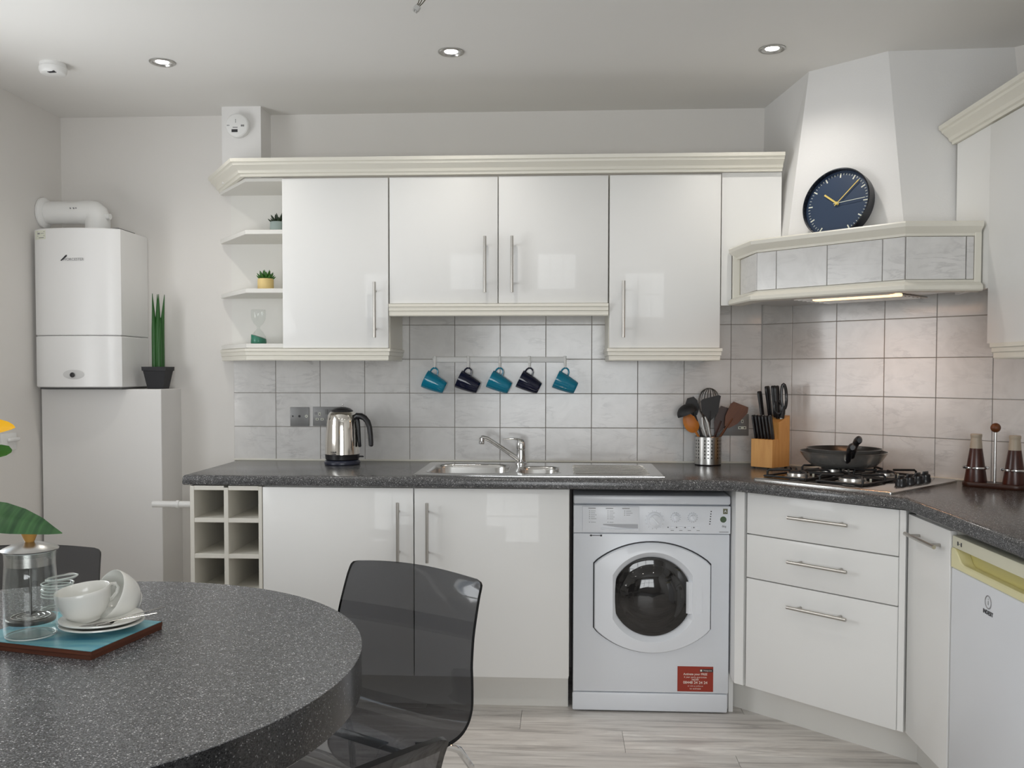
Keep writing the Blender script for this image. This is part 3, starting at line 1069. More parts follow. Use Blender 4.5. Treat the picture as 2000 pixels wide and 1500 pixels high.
# ------------------------------------------------------------------ kettle
kx, ky = .336, -.165
t = thing('kettle', 'polished steel electric kettle with black handle by the sockets', 'kettle', (kx, ky, .91))
b = B(); b.lathe([(.072, 0), (.076, .004), (.076, .012), (.070, .019), (.068, .020)], (kx, ky, .91), 40); obj('base', b, NAVYP, t, True)
b = B(); b.lathe([(.066, .0205), (.071, .024), (.0725, .040), (.0735, .0455)], (kx, ky, .91), 40); obj('collar', b, BLACK, t, True)
b = B(); b.lathe([(.0732, .0456), (.0728, .060), (.0715, .10), (.0690, .145), (.0655, .185), (.0605, .208), (.0535, .2205), (.047, .2255)], (kx, ky, .91), 48); bd = obj('body', b, KETTLE, t, True, smooth=60)
text('logo', 'Russell', .0085, face_front(kx - .020, ky - .0735, .967), INK, bd, bold=True)
text('logo', 'Hobbs', .0085, face_front(kx - .020, ky - .0735, .959), INK, bd, bold=True)
b = B(); b.lathe([(.047, .2258), (.045, .231), (.033, .239), (.014, .2445), (.006, .2455), (.005, .246)], (kx, ky, .91), 32); ld = obj('lid', b, BLACK, t, True)
b = B(); b.lathe([(.003, 0), (.0028, .006), (.0036, .008), (.0030, .011)], (kx + .002, ky, 1.1555), 12); obj('lid_knob', b, STEEL, ld, True)
hd = Vector((.97, -.24, 0))
def kp(r, z):
    return (kx + hd.x * r, ky + hd.y * r, .91 + z)
b = B(); b.tube([kp(.058, .196), kp(.072, .207), kp(.090, .2065), (kp(.106, .199)), kp(.120, .183), kp(.128, .160), kp(.1325, .125), kp(.1345, .098), kp(.1345, .084), kp(.134, .080)], [.014, .0145, .0135, .0125, .0122, .0118, .011, .0105, .0098, .006], 14, up=(hd.y, -hd.x, 0)); obj('handle', b, BLACK, t, True)
b = B(); b.tube([kp(.066, .197), kp(.073, .185), kp(.0765, .15), kp(.080, .10), kp(.082, .080), kp(.082, .076)], [.010, .010, .0085, .0075, .0072, .005], 12); obj('handle_spine', b, BLACK, t, True)
b = B(); b.tube([kp(.070, .034), kp(.085, .036), kp(.096, .036), kp(.100, .036)], [.007, .006, .006, .003], 10, flat=.6, up=(0, 0, 1)); obj('switch', b, BLACK, t, True)

# ------------------------------------------------------------------ sockets
def plate(x0, x1, z0, z1, label, cat='socket', name='wall_socket'):
    t = thing(name, label, cat, ((x0 + x1) / 2, -.007, z0))
    b = B(); b.box(x0, x1, -.0135, -.0072, z0, z1, .0015, 2); obj('plate', b, SOCKM, t, True)
    return t
def small(t, nm, x, z, w, h, m, y=-.0140, d=.0008):
    b = B(); b.box(x - w / 2, x + w / 2, y - d, -.0134, z - h / 2, z + h / 2); return obj(nm, b, m, t, True, smooth=0)
t = plate(.066, .150, 1.063, 1.147, 'square grey metal outlet plate with a centre hole, left of the kettle socket', 'outlet plate', 'outlet_plate')
for x, r, m in ((.078, .0035, INK), (.108, .0055, INK), (.139, .0062, MARK)):
    b = B(); b.cyl((x, -.0134, 1.107), (x, -.0146, 1.107), r, n=16); obj('screw' if r != .0055 else 'outlet_hole', b, m, t, True)
b = B(); b.cyl((.139, -.0146, 1.107), (.139, -.0150, 1.107), .0035, n=12); obj('screw', b, INKG, t, True)
t = plate(.168, .314, 1.064, 1.149, 'double grey metal power socket partly behind the kettle')
for cxs in (.199, .283):
    small(t, 'earth_slot', cxs, 1.117, .009, .013, MARK); small(t, 'slot', cxs, 1.117, .004, .008, INK, -.0146)
    for dx in (-.011, .011):
        small(t, 'live_slot', cxs + dx, 1.094, .013, .009, MARK); small(t, 'slot', cxs + dx, 1.094, .007, .004, INK, -.0146)
for x in (.230, .2475):
    small(t, 'switch', x, 1.127, .0105, .022, mat('socket_switch', (.16, .16, .16, 1), .4), -.0155, .001)
b = B(); b.cyl((.181, -.0134, 1.120), (.181, -.0146, 1.120), .006, n=14); obj('screw', b, INKG, t, True)
t = plate(1.930, 2.078, 1.030, 1.124, 'brown-grey power socket behind the utensils')
for cxs in (1.965, 2.050):
    small(t, 'earth_slot', cxs, 1.092, .009, .014, MARK); small(t, 'slot', cxs, 1.092, .004, .009, INK, -.0146)
    small(t, 'live_slot', cxs, 1.064, .034, .012, MARK)
    for dx in (-.010, .010):
        small(t, 'slot', cxs + dx, 1.064, .007, .005, INK, -.0150)

# ------------------------------------------------------------------ rail of mugs
t = thing('mug_rail', 'white rail with five hooks fixed on the tiles above the sink', 'rail', (.995, -.02, 1.345))
b = B(); b.box(.704, 1.287, -.026, -.0075, 1.346, 1.370, .004, 2); obj('rail', b, PLAST, t, True)
HX = [.716, .863, 1.0, 1.130, 1.285]
for x in HX:
    b = B(); b.tube([(x - .001, -.027, 1.373), (x - .001, -.030, 1.357), (x, -.033, 1.335), (x, -.039, 1.324), (x + .001, -.047, 1.322), (x + .001, -.055, 1.327)], [.0062, .0065, .0055, .0045, .004, .0035], 10); obj('hook', b, PLAST, t, True)
def mug(label, x, m, first=None, tilt=25):
    # mug axis runs from the rim (left, up) to the base (right, down); handle on top
    a = math.radians(tilt)
    ax = Vector((math.cos(a), 0, -math.sin(a)))            # rim -> base
    up = Vector((math.sin(a), 0, math.cos(a)))
    M = Matrix((Vector((0, 1, 0)), up, ax)).transposed().to_4x4()
    # handle loop centre sits under the hook tip
    hc = Vector((x + .001, -.052, 1.309))
    M.translation = hc - up * .0490 - ax * .0235
    t = thing('mug', label, 'mug', M=M, group='mugs hanging from the rail')
    b = B()
    b.lathe([(.0330, .004), (.0365, 0), (.0400, 0), (.0400, .004), (.0378, .030), (.0335, .060), (.0285, .086), (.0255, .0945), (.0235, .096), (1e-5, .0965)], n=36)
    b.lathe([(.0330, .004), (.0345, .030), (.030, .060), (.025, .088), (1e-5, .090)], n=36, cap0=False)
    obj('body', b, m, t, smooth=50)
    b = B(); b.tube([(0, .036, .008), (0, .049, .009), (0, .0585, .0145), (0, .0620, .0235), (0, .0590, .0325), (0, .0500, .039), (0, .034, .042)], .0036, 10); obj('handle', b, m, t)
    return t
mug('teal mug hanging from the leftmost hook of the rail', HX[0], TEAL)
mug('dark navy mug hanging from the second hook from the left', HX[1], NAVY)
mug('teal mug hanging from the middle hook, between the two navy mugs', HX[2], TEAL, tilt=26)
mug('dark navy mug hanging from the fourth hook, right of the tap', HX[3], NAVY, tilt=27)
mug('teal mug hanging from the rightmost hook of the rail', HX[4], TEAL)

# ------------------------------------------------------------------ gas hob across the corner
def local(M):
    return lambda x, y, z: M @ Vector((x, y, z))
HM = dmat(.595, .315, .91)
t = thing('gas_hob', 'four-burner stainless gas hob set into the corner worktop', 'hob', M=HM)
hw, hd_ = .262, .255
b = B(); slab(b, rrect(-hw, hw, -hd_, hd_, .012), [(0, .0004), (0, .006), (.006, .0095)]); base = obj('base_plate', b, SINKM, t)
b = B(); slab(b, rrect(-hw + .022, hw - .10, -hd_ + .022, hd_ - .02, .02), [(0, .0096), (.004, .0104)]); obj('burner_well', b, mat('hob_well', (.035, .034, .034, 1), .12, .6), t)
for bx_, by_, r in ((-.155, -.12, .040), (.055, -.12, .046), (-.155, .12, .046), (.055, .12, .034)):
    M = Matrix.Translation((bx_, by_, .0098))
    b = B(); b.lathe([(r * 1.25, 0), (r * 1.25, .003), (r * 1.02, .006), (r, .016), (r * .92, .0175)], n=32, M=M); bn = obj('burner', b, PANM, t)
    b = B(); b.lathe([(r * .86, .0176), (r * .86, .022), (r * .74, .0245), (1e-5, .025)], n=32, M=M); obj('burner_cap', b, IRON, bn)
    b = B(); b.cyl((bx_ + r * 1.1, by_ + r * .7, .0098), (bx_ + r * 1.1, by_ + r * .7, .024), .004, n=8); obj('spark_plug', b, MARK, bn)
for sx in (-.155, .055):
    b = B()
    for by_ in (-.12, .12):
        for k in range(4):
            a = PI / 4 + PI / 2 * k
            d = Vector((math.cos(a), math.sin(a), 0))
            c = Vector((sx, by_, 0))
            p0 = c + d * .112
            b.tube([p0 + Vector((0, 0, .012)), p0 + Vector((0, 0, .031)), p0 - d * .006 + Vector((0, 0, .037)), c + d * .030 + Vector((0, 0, .037))], .0042, 8)
    for y in (-.215, -.02, .02, .215):
        b.tube([(sx - .082, y, .0155), (sx - .06, y, .0165), (sx + .06, y, .0165), (sx + .082, y, .0155)], .004, 8)
    for x in (-.082, .082):
        b.tube([(sx + x, -.215, .0155), (sx + x, .215, .0155)], .004, 8)
    obj('pan_support', b, IRON, t)
for k in range(4):
    y = -.085 + k * .062
    b = B(); b.lathe([(.019, 0), (.019, .010), (.0165, .014), (.0165, .024), (.013, .027)], n=24, M=Matrix.Translation((.212, y, .0098))); kn = obj('knob', b, BLACK, t)
    b = B(); b.box(.212 - .004, .212 + .004, y - .017, y + .017, .034, .046, .002, 2); obj('grip', b, BLACK, kn)

# ------------------------------------------------------------------ frying pans stacked on the back burners
def pan(label, c, r, h, hdir, hl, rise, z0):
    t = thing('frying_pan', label, 'frying pan', c, group='frying pans stacked on the hob')
    b = B(); b.lathe([(r * .66, 0), (r * .72, .002), (r * .86, h * .38), (r * .965, h * .8), (r, h - .002), (r + .003, h), (r - .001, h)], n=56, cap1=False); obj('body', b, PANM, t, smooth=50)
    b = B(); b.lathe([(r - .0012, h - .0006), (r * .96, h * .8), (r * .855, h * .42), (r * .70, .006), (1e-5, .005)], n=56, cap0=False); obj('coating', b, NONSTICK, t, smooth=50)
    d = Vector((hdir[0], hdir[1], 0)).normalized()
    u = Vector((0, 0, 1))
    ps = [d * (r * .95) + u * h * .55, d * (r + .03) + u * (h * .72), d * (r + .07) + u * (h + rise * .45), d * (r + hl * .7) + u * (h + rise * .85), d * (r + hl * .93) + u * (h + rise), d * (r + hl) + u * (h + rise * .99)]
    b = B(); b.tube(ps, [.008, .0115, .013, .0145, .0145, .009], 12, flat=.8, up=(-d.y, d.x, 0)); hnd = obj('handle', b, BLACK, t)
    b = B(); b.tube([d * (r * .9) + u * h * .6 , d * (r + .02) + u * h * .66], .010, 8, flat=.5, up=(0, 0, 1)); obj('rivet_bracket', b, PANM, t)
    return t
pc = dg(.497, .215)
pan('large steel frying pan resting on the hob, another pan nested in it', (pc.x, pc.y, .951), .158, .056, (-.20, -.97), .17, .040, 0)
pan('smaller dark frying pan nested inside the large pan on the hob', (pc.x + .004, pc.y + .006, .966), .136, .052, (-.12, -.98), .16, .052, 0)

# ------------------------------------------------------------------ utensil pot and what stands in it
ux, uy, uz = 1.893, -.083, .9105
t = thing('utensil_pot', 'perforated steel pot holding the cooking utensils', 'pot', (ux, uy, uz))
b = B()
n, R0 = 72, .0560
zs = [.004, .024]
for k in range(6):
    zs += [.029 + k * .0145, .029 + k * .0145 + .0062]
zs += [.118, .120]
gr_ = [[b.v((R0 * math.cos(2 * PI * i / n), R0 * math.sin(2 * PI * i / n), z)) for i in range(n)] for z in zs]
holes_i = {i for i in range(n) for g in [i % 12] if g in (1, 4, 7)}
for j in range(len(zs) - 1):
    hole_row = j >= 2 and j % 2 == 0 and j < len(zs) - 2
    for i in range(n):
        if hole_row and i in holes_i:
            continue
        b.face([gr_[j][i], gr_[j][(i + 1) % n], gr_[j + 1][(i + 1) % n], gr_[j + 1][i]])
obj('wall', b, STEEL, t, recalc=False)
b = B(); b.lathe([(.0535, 0), (.0555, .0005), (.0562, .004), (.0545, .005), (1e-5, .005)], n=40); obj('base', b, BLACK, t)
b = B(); b.tube([(R0 * math.cos(2 * PI * i / 40), R0 * math.sin(2 * PI * i / 40), .120) for i in range(40)], .0013, 6, closed=True); obj('rim', b, STEEL, t)
b = B(); b.lathe([(.0535, .006), (.0535, .117)], n=40, cap0=False, cap1=False); obj('liner', b, BLACKM, t)

def utensil(name, label, cat, base, tip, build, loc=True):
    # frame: z from inside the pot up along the handle; x across, y towards the wall
    base, tip = Vector(base), Vector(tip)
    zz = (tip - base).normalized()
    yy = Vector((0, 1, 0)); yy = (yy - zz * yy.dot(zz)).normalized()
    xx = yy.cross(zz)
    M = Matrix((xx, yy, zz)).transposed().to_4x4(); M.translation = base
    t = thing(name, label, cat, M=M, group=None)
    build(t, (tip - base).length)
    return t
def P(x, z, y=0): return Vector((ux + x, uy + y, uz + z))
def blade(b, outline, th, bend=0):
    # outline: list of (x,z) closed; thin solid in the x-z plane
    b.loft([[(x, -th / 2 + bend * z, z) for x, z in outline], [(x, th / 2 + bend * z, z) for x, z in outline]])
def stick(t, L, r, m, nm='handle', z0=0):
    b = B(); b.tube([(0, 0, z0), (0, 0, L * .5), (0, 0, L)], [r, r * .9, r * .8], 10); return obj(nm, b, m, t)
def f_ladle(t, L):
    stick(t, L * .97, .0055, BLACKM)
    b = B()
    Mx = Matrix.Translation((-.026, 0, L - .008)) @ Matrix.Rotation(-.10, 4, 'Y') 
    pr = [(.046 * math.sin(a), -.040 * math.cos(a)) for a in [PI / 2 * k / 8 for k in range(1, 9)]]
    b.lathe([(1e-5, .040)] + [(r, -z) for r, z in pr], n=28, M=Mx, cap1=False)
    b.lathe([(1e-5, .036)] + [(r * .93, -z * .93) for r, z in pr], n=28, M=Mx, cap1=False)
    obj('bowl', b, BLACKM, t, smooth=60)
utensil('ladle', 'black ladle leaning left out of the steel pot', 'ladle', P(.010, .012, -.005), P(-.066, .235, -.015), f_ladle)
def f_spoon(t, L):
    stick(t, L * .75, .006, SPOONW)
    b = B()
    o = [(.030 * math.cos(a) * (1 - .12 * math.sin(a)), L - .040 + .044 * math.sin(a)) for a in [2 * PI * k / 28 for k in range(28)]]
    b.loft([[(x * s, -.004 - y, L - .040 + (z - L + .040) * s) for x, z in o] for s, y in ((.3, .006), (.7, .004), (1, 0))] + [[(x * s, .004, L - .040 + (z - L + .040) * s) for x, z in o] for s in (1, .5)])
    obj('bowl', b, SPOONW, t, smooth=60)
utensil('wooden_spoon', 'orange-toned wooden spoon at the far left of the steel pot', 'spoon', P(.012, .030, -.012), P(-.096, .212, -.012), f_spoon)
def f_turner(t, L):
    stick(t, L * .78, .0055, BLACKM)
    b = B(); blade(b, [(-.012, L * .66), (.012, L * .66), (.034, L * .76), (.044, L + .002), (.036, L + .006), (-.030, L - .012), (-.040, L - .02), (-.034, L * .76)], .004); obj('blade', b, BLACKM, t, smooth=20)
utensil('turner', 'wide black turner upright in the middle of the steel pot', 'turner', P(.0, .012, -.02), P(.003, .292, -.032), f_turner)
def f_slot(t, L):
    stick(t, L * .8, .005, BLACKM)
    b = B(); blade(b, [(-.008, L * .72), (.008, L * .72), (.024, L * .80), (.027, L * .93), (.016, L), (-.012, L), (-.026, L * .93), (-.024, L * .80)], .004); obj('blade', b, BLACKM, t, smooth=20)
utensil('slotted_spoon', 'black narrow spatula behind the ladle in the steel pot', 'spatula', P(.006, .012, .012), P(-.075, .285, .018), f_slot)
def f_whisk(t, L):
    stick(t, L * .5, .006, STEEL)
    for k in range(5):
        a = PI * k / 5
        w = Vector((math.cos(a), math.sin(a), 0))
        rw = .064
        b = B()
        pts = [Vector((0, 0, L * .5)) + w * 0]
        for s in range(1, 16):
            th = PI * s / 16
            pts.append(w * (-math.cos(th)) * rw * (math.sin(th) ** .35) + Vector((0, 0, L * .5 + (L * .5) * (math.sin(th) ** .62))))
        pts.append(Vector((0, 0, L * .5)))
        b.tube(pts, .0019, 6)
        obj('wire', b, WHISKM, t)
utensil('whisk', 'steel balloon whisk rising behind the black turner', 'whisk', P(-.008, .012, .02), P(.010, .325, .032), f_whisk)
def f_spat2(t, L):
    stick(t, L * .75, .006, BROWNW)
    b = B(); blade(b, [(-.010, L * .60), (.010, L * .60), (.030, L * .72), (.040, L * .93), (.030, L * 1.0), (-.034, L * .955), (-.040, L * .90), (-.030, L * .72)], .006); obj('blade', b, BROWNW, t, smooth=20)
utensil('wooden_spatula', 'brown wooden spatula leaning far right out of the steel pot', 'spatula', P(-.022, .012, -.012), P(.140, .262, -.016), f_spat2)
def f_spat3(t, L):
    stick(t, L * .75, .006, BROWNDK)
    b = B(); blade(b, [(-.010, L * .55), (.010, L * .55), (.026, L * .68), (.032, L * .90), (.022, L), (-.024, L * .985), (-.030, L * .90), (-.026, L * .68)], .006); obj('blade', b, BROWNDK, t, smooth=20)
utensil('wooden_spatula', 'dark brown spatula between the whisk and the leaning brown one', 'spatula', P(-.014, .012, .008), P(.080, .245, .012), f_spat3)
def f_tongs(t, L):
    for s in (-1, 1):
        b = B(); b.tube([(0.002 * s, 0, 0), (.008 * s, 0, L * .5), (.011 * s, 0, L * .85), (.006 * s, 0, L)], [.003, .0055, .0065, .003], 8, flat=.35, up=(0, 1, 0)); obj('arm', b, STEEL, t)
utensil('tongs', 'pair of steel tongs leaning left in front of the black turner', 'tongs', P(.022, .012, -.03), P(-.026, .205, -.044), f_tongs)

# ------------------------------------------------------------------ knife block
KM = Matrix.Translation((2.0855, -.236, .910)) @ Matrix.Rotation(-PI / 4, 4, 'Z')
t = thing('knife_block', 'pale beech knife block with a low front step', 'knife block', M=KM)
b = B(); b.box(-.050, .050, 0, .046, .006, .121, .0012, 1); obj('front_block', b, BEECH, t, smooth=0)
b = B(); b.loft([[(-.050, .0465, .006), (.050, .0465, .006), (.050, .128, .006), (-.050, .128, .006)], [(-.050, .0465, .190), (.050, .0465, .190), (.050, .128, .216), (-.050, .128, .216)]]); obj('back_block', b, BEECH, t, smooth=0)
for x in (-.04, .04):
    for y in (.008, .118):
        b = B(); b.cyl((x, y, 0), (x, y, .0062), .006, n=10); obj('foot', b, BLACKM, t)
def knife(label, x, y, z, L, w, th, lean, steel=True):
    M = KM @ Matrix.Translation((x, y, z)) @ Matrix.Rotation(lean[0], 4, 'X') @ Matrix.Rotation(lean[1], 4, 'Y')
    t = thing('knife', label, 'knife', M=M, group='knives in the beech block')
    b = B(); b.loft([[(sx * th * k, sy * w * k * (1 + .10 * math.sin(zz * 3)), zz * L) for sx, sy in ((-1, -.7), (-.7, -1), (.7, -1), (1, -.7), (1, .7), (.7, 1), (-.7, 1), (-1, .7))] for zz, k in ((.0, .75), (.05, .95), (.3, .92), (.6, .95), (.85, 1.05), (.97, 1.0), (1.0, .7))])
    obj('handle', b, BLACK, t, smooth=40)
    b = B(); b.box(-.0008, .0008, -w * .5, w * .5, -.05, .002); obj('blade', b, STEEL, t, smooth=0)
    if steel:
        b = B(); b.cyl((0, 0, L * .985), (0, 0, L * 1.006), w * .42, n=10); obj('end_cap', b, STEELD, t)
    return t
names6 = ['leftmost', 'second from left', 'third from left', 'fourth from left', 'fifth from left', 'rightmost']
for k in range(6):
    knife('black steak knife handle in the front row of the block, ' + names6[k], -.0405 + k * .0158, .023, .1215, .098, .0085, .0050, (.09, -.10))
knife('black knife handle, leftmost and shortest of the tall back knives', -.036, .064, .195, .122, .010, .0065, (.05, -.12), False)
knife('black knife handle, tallest at the left in the back of the block', -.022, .098, .208, .130, .011, .0075, (.06, -.10))
knife('black knife handle in the middle at the back of the block', .003, .098, .208, .132, .011, .0075, (.06, -.06))
knife('black knife handle beside the scissors at the back of the block', .022, .085, .204, .136, .011, .0075, (.06, -.03))
SM = KM @ Matrix.Translation((.036, .088, .206)) @ Matrix.Rotation(-.04, 4, 'Y') @ Matrix.Rotation(PI / 4, 4, 'Z')
t = thing('scissors', 'black kitchen scissors standing in the right of the knife block', 'scissors', M=SM)
b = B()
for s, top_, w in ((1, .142, .014), (-1, .072, .015)):
    cz_ = top_ * .62
    b.tube([(s * .012 + w * math.cos(2 * PI * k / 20) * (.75 if s > 0 else 1), 0, cz_ + top_ * .36 * math.sin(2 * PI * k / 20)) for k in range(20)], .0062, 8, closed=True)
b.tube([(0, 0, 0), (.006, 0, .02), (.010, 0, .045)], [.011, .010, .008], 8)
obj('handles', b, BLACK, t)
b = B(); b.box(-.006, .006, -.001, .001, -.05, .004); obj('blades', b, STEEL, t, smooth=0)

# ------------------------------------------------------------------ condiment stand
c0 = Vector((2.706, -.768, .910)); c1 = Vector((2.800, -.845, .910))
mid = (c0 + c1) / 2
dirv = (c1 - c0).normalized()
CM = Matrix.Translation(mid) @ Matrix.Rotation(math.atan2(dirv.y, dirv.x), 4, 'Z')
half = (c1 - c0).length / 2
t = thing('condiment_stand', 'dark wooden shaker stand with a steel rod and wooden ball', 'stand', M=CM)
b = B(); slab(b, rrect(-half - .042, half + .042, -.040, .040, .0395, 6), [(.002, .0), (0, .003), (0, .014), (.002, .017)]); obj('base', b, BROWNDK, t, smooth=40)
b = B(); b.cyl((0, .0, .017), (0, .0, .196), .0045, n=12); obj('rod', b, STEEL, t)
b = B(); b.ball((0, 0, .206), .0165, 20); obj('ball', b, BROWNW, t)
for s in (-1, 1):
    b = B(); b.tube([(s * half + .0415 * math.cos(2 * PI * k / 36), .0415 * math.sin(2 * PI * k / 36) , .066) for k in range(36)], .0042, 6, closed=True, flat=.5, up=(1, 0, 0)); obj('ring', b, CHROME, t)
def shaker(label, s):
    M = CM @ Matrix.Translation((s * half, 0, .0172))
    t = thing('shaker', label, 'shaker', M=M, group='shakers in the wooden stand')
    b = B(); b.lathe([(.036, 0), (.0365, .003), (.0205, .113), (.020, .115)], n=32); obj('body', b, WALNUT, t)
    b = B(); b.lathe([(.020, .1152), (.0200, .118), (.0172, .150), (.0172, .152), (.0185, .155), (.0185, .163), (.017, .165)], n=32); obj('cap', b, SHCAP, t)
shaker('brown wooden shaker with a grey cap at the left of the stand', -1)
shaker('brown wooden shaker at the right of the stand, cut by the picture edge', 1)

# ------------------------------------------------------------------ cooker hood on the diagonal
t = thing('cooker_hood', 'cream corner cooker hood faced with marble tiles below the chimney', 'hood', M=dmat(.578, .3, 1.567))
path = [(1.968, -.340), tuple(dg(.300, .5)[:2]), tuple(dg(.857, .5)[:2]), (2.604, -.958)]
# core behind the tiles
b = B()
b.prism([(1.972, -.328), (path[1][0] + .004, path[1][1] + .006), (path[2][0] + .002, path[2][1] + .008), (2.62, -.948), (2.62, -.80), (2.2, -.10)], 1.590, 1.765)
obj('canopy', b, CREAM, t, True, smooth=0)
MOULT = [(-.014, 1.748), (.003, 1.748), (.005, 1.756), (.012, 1.762), (.024, 1.772), (.028, 1.776), (.030, 1.788), (.026, 1.793), (-.17, 1.793)]
b = B(); b.sweep([(1.958, -.330)] + path[1:3] + [(2.622, -.958)], MOULT); obj('top_moulding', b, CREAM, t, True, smooth=25)
MOULB = [(-.02, 1.606), (.003, 1.606), (.006, 1.600), (.022, 1.592), (.029, 1.586), (.030, 1.574), (.026, 1.569), (-.02, 1.567)]
b = B(); b.sweep([(1.958, -.330)] + path[1:3] + [(2.622, -.958)], MOULB); obj('bottom_moulding', b, CREAM, t, True, smooth=25)
b = B(); b.box(1.944, 1.972, -.346, -.328, 1.572, 1.788, .002, 1); obj('end_board', b, CREAM, t, True, smooth=0)
b = B(); b.box(2.604, 2.626, -.966, -.94, 1.572, 1.788, .002, 1); obj('end_board', b, CREAM, t, True, smooth=0)
def htile(p, q, z0=1.608, z1=1.746):
    p, q = Vector(p), Vector(q)
    d = (q - p).normalized(); n_ = Vector((d.y, -d.x))
    M = Matrix(((d.x, -n_.x, 0, p.x), (d.y, -n_.y, 0, p.y), (0, 0, 1, 0), (0, 0, 0, 1)))
    L = (q - p).length
    b = B(); b.box(.0014, L - .0014, -.004, .003, z0, z1, .001, 1, M=M)
    o = obj('tile', b, TILE, t, True, smooth=0)
htile((1.975, -.352), path[1])
for a0, a1 in ((.300, .382), (.382, .582), (.582, .781), (.781, .857)):
    htile(dg(a0, .5)[:2], dg(a1, .5)[:2])
htile(path[2], (2.578, -.959)); htile((2.578, -.959), (2.604, -.958))
# underside: metal filter, two lamps
HUM = dmat(.578, .27, 0)
b = B(); b.prism([(1.985, -.335), tuple(dg(.31, .485)[:2]), tuple(dg(.85, .485)[:2]), (2.59, -.94), (2.60, -.82), (2.2, -.12)], 1.578, 1.5895); obj('underside', b, STEEL, t, True, smooth=0)
b = B(); b.box(-.19, .19, -.15, .14, 1.572, 1.578, .002, 1, M=HUM); fl = obj('filter_panel', b, mat('filter_grey', (.5, .47, .44, 1), .35, .8), t, True, smooth=0)
for k in range(9):
    b = B(); b.box(-.18, .18, -.14 + k * .03, -.128 + k * .03, 1.570, 1.572, M=HUM); obj('filter_bar', b, STEELD, fl, True, smooth=0)
b = B(); b.box(-.12, .20, -.115, -.075, 1.566, 1.577, .004, 2, M=HUM); obj('lamp_lens', b, WARM, t, True)
l = bpy.data.lights.new('hood_light', 'AREA'); l.shape = 'RECTANGLE'; l.size, l.size_y = .30, .035; l.energy = 1.0; l.color = (1, .52, .28)
lo = bpy.data.objects.new('hood_light', l); lo.matrix_world = dmat(.618, .365, 1.562); C.objects.link(lo)

# ------------------------------------------------------------------ clock leaning on the chimney
hx = -.17
CLM = dmat(.524, .372, 1.7935) @ Matrix.Rotation(-.20, 4, 'X') @ Matrix.Rotation(PI / 2, 4, 'X') @ Matrix.Translation((0, .130, 0))
# local: x right, y up the face, z out of the face
t = thing('wall_clock', 'round navy clock with gold hands leaning on the hood', 'clock', M=CLM)
R_ = .130
b = B(); b.lathe([(R_ * .97, -.042), (R_, -.038), (R_, .002), (R_ * .985, .004), (R_ * .965, .003), (R_ * .955, -.014)], n=72, cap1=False); obj('case', b, CLOCKC, t, smooth=40)
b = B(); b.lathe([(R_ * .956, -.015), (1e-5, -.0149)], n=72, cap0=False); obj('dial', b, CLOCKF, t)
for k in range(12):
    M = Matrix.Rotation(-2 * PI * k / 12, 4, 'Z')
    b = B(); b.box(-.0022, .0022, R_ * .76, R_ * .885, -.0148, -.0138, M=M); obj('hour_mark', b, MARK, t, smooth=0)
b = B()
for k in range(60):
    if k % 5:
        b.box(-.0008, .0008, R_ * .83, R_ * .885, -.0148, -.0142, M=Matrix.Rotation(-2 * PI * k / 60, 4, 'Z'))
obj('minute_marks', b, MARK, t, smooth=0, kind='stuff')
def hand(nm, ang, l0, l1, w, z, m):
    M = Matrix.Rotation(-math.radians(ang), 4, 'Z')
    b = B(); b.box(-w, w, -l0, l1, z, z + .0012, M=M); return obj(nm, b, m, t, smooth=0)
hand('hour_hand', 306, .008, .066, .0031, -.0115, GOLD)
hand('minute_hand', 44, .012, .108, .0016, -.0095, GOLD)
hand('second_hand', 86, .012, .108, .0008, -.0078, MARK)
b = B(); b.cyl((0, 0, -.0148), (0, 0, -.006), .0055, n=16); obj('hub', b, GOLD, t)

# ------------------------------------------------------------------ boiler with its flue
bx0, bx1, by0 = -.948, -.578, -.285
t = thing('boiler', 'white wall-hung gas boiler with a flue in the left corner', 'boiler', (-.763, -.14, 1.236))
def bowed(b, z0, z1, x0=bx0, x1=bx1, yf=by0, bulge=.030, yb=-.004, r=.010):
    n = 14
    def ringz(z, s):
        pts = []
        for i in range(n + 1):
            u = i / n
            x = x0 + s + (x1 - x0 - 2 * s) * u
            y = yf + .018 - bulge * (1 - (2 * u - 1) ** 2) + (0.012 * (abs(2 * u - 1) ** 10)) + s
            pts.append((x, y, z))
        pts += [(x1 - s, yb, z), (x0 + s, yb, z)]
        return pts
    b.loft([ringz(z0, .004), ringz(z0 + .004, 0), ringz(z1 - .004, 0), ringz(z1, .004)])
b = B(); bowed(b, 1.4555, 1.902); cs = obj('casing', b, BOILW, t, True, smooth=30)
b = B(); bowed(b, 1.238, 1.4535); fp = obj('lower_panel', b, BOILW, t, True, smooth=30)
b = B(); b.box(bx0 + .012, bx1 - .004, -.25, -.01, 1.2300, 1.2375); obj('underside', b, DARKG, t, True, smooth=0)
b = B(); b.lathe([(1e-5, 0), (.010, .0015), (.0105, .004), (.008, .006), (1e-5, .0065)], n=20, M=Matrix.Translation((-.768, -.2995, 1.290)) @ Matrix.Rotation(PI / 2, 4, 'X')); obj('control_knob', b, BLACK, fp, True)
b = B(); b.lathe([(.0, 0), (.038, .0016), (.046, .0)], n=24, M=Matrix.Translation((-.765, -.2966, 1.292)) @ Matrix.Rotation(PI / 2, 4, 'X') @ Matrix.Diagonal((1, .45, 1, 1)), cap0=False); obj('knob_recess', b, mat('boiler_recess', (.62, .62, .62, 1), .4), fp, True)
b = B(); b.prism([(0, 0), (.006, 0), (.028, .018), (.028, .024), (.022, .022)], 0, .001)
for v_ in b.bm.verts:
    v_.co = Vector((-.814 + v_.co.x, -.2985 - v_.co.z, 1.765 + v_.co.y))
obj('logo_arrow', b, INK, cs, True, smooth=0)
text('logo', 'WORCESTER', .0155, face_front(-.759, -.2992, 1.770), INKG, cs)
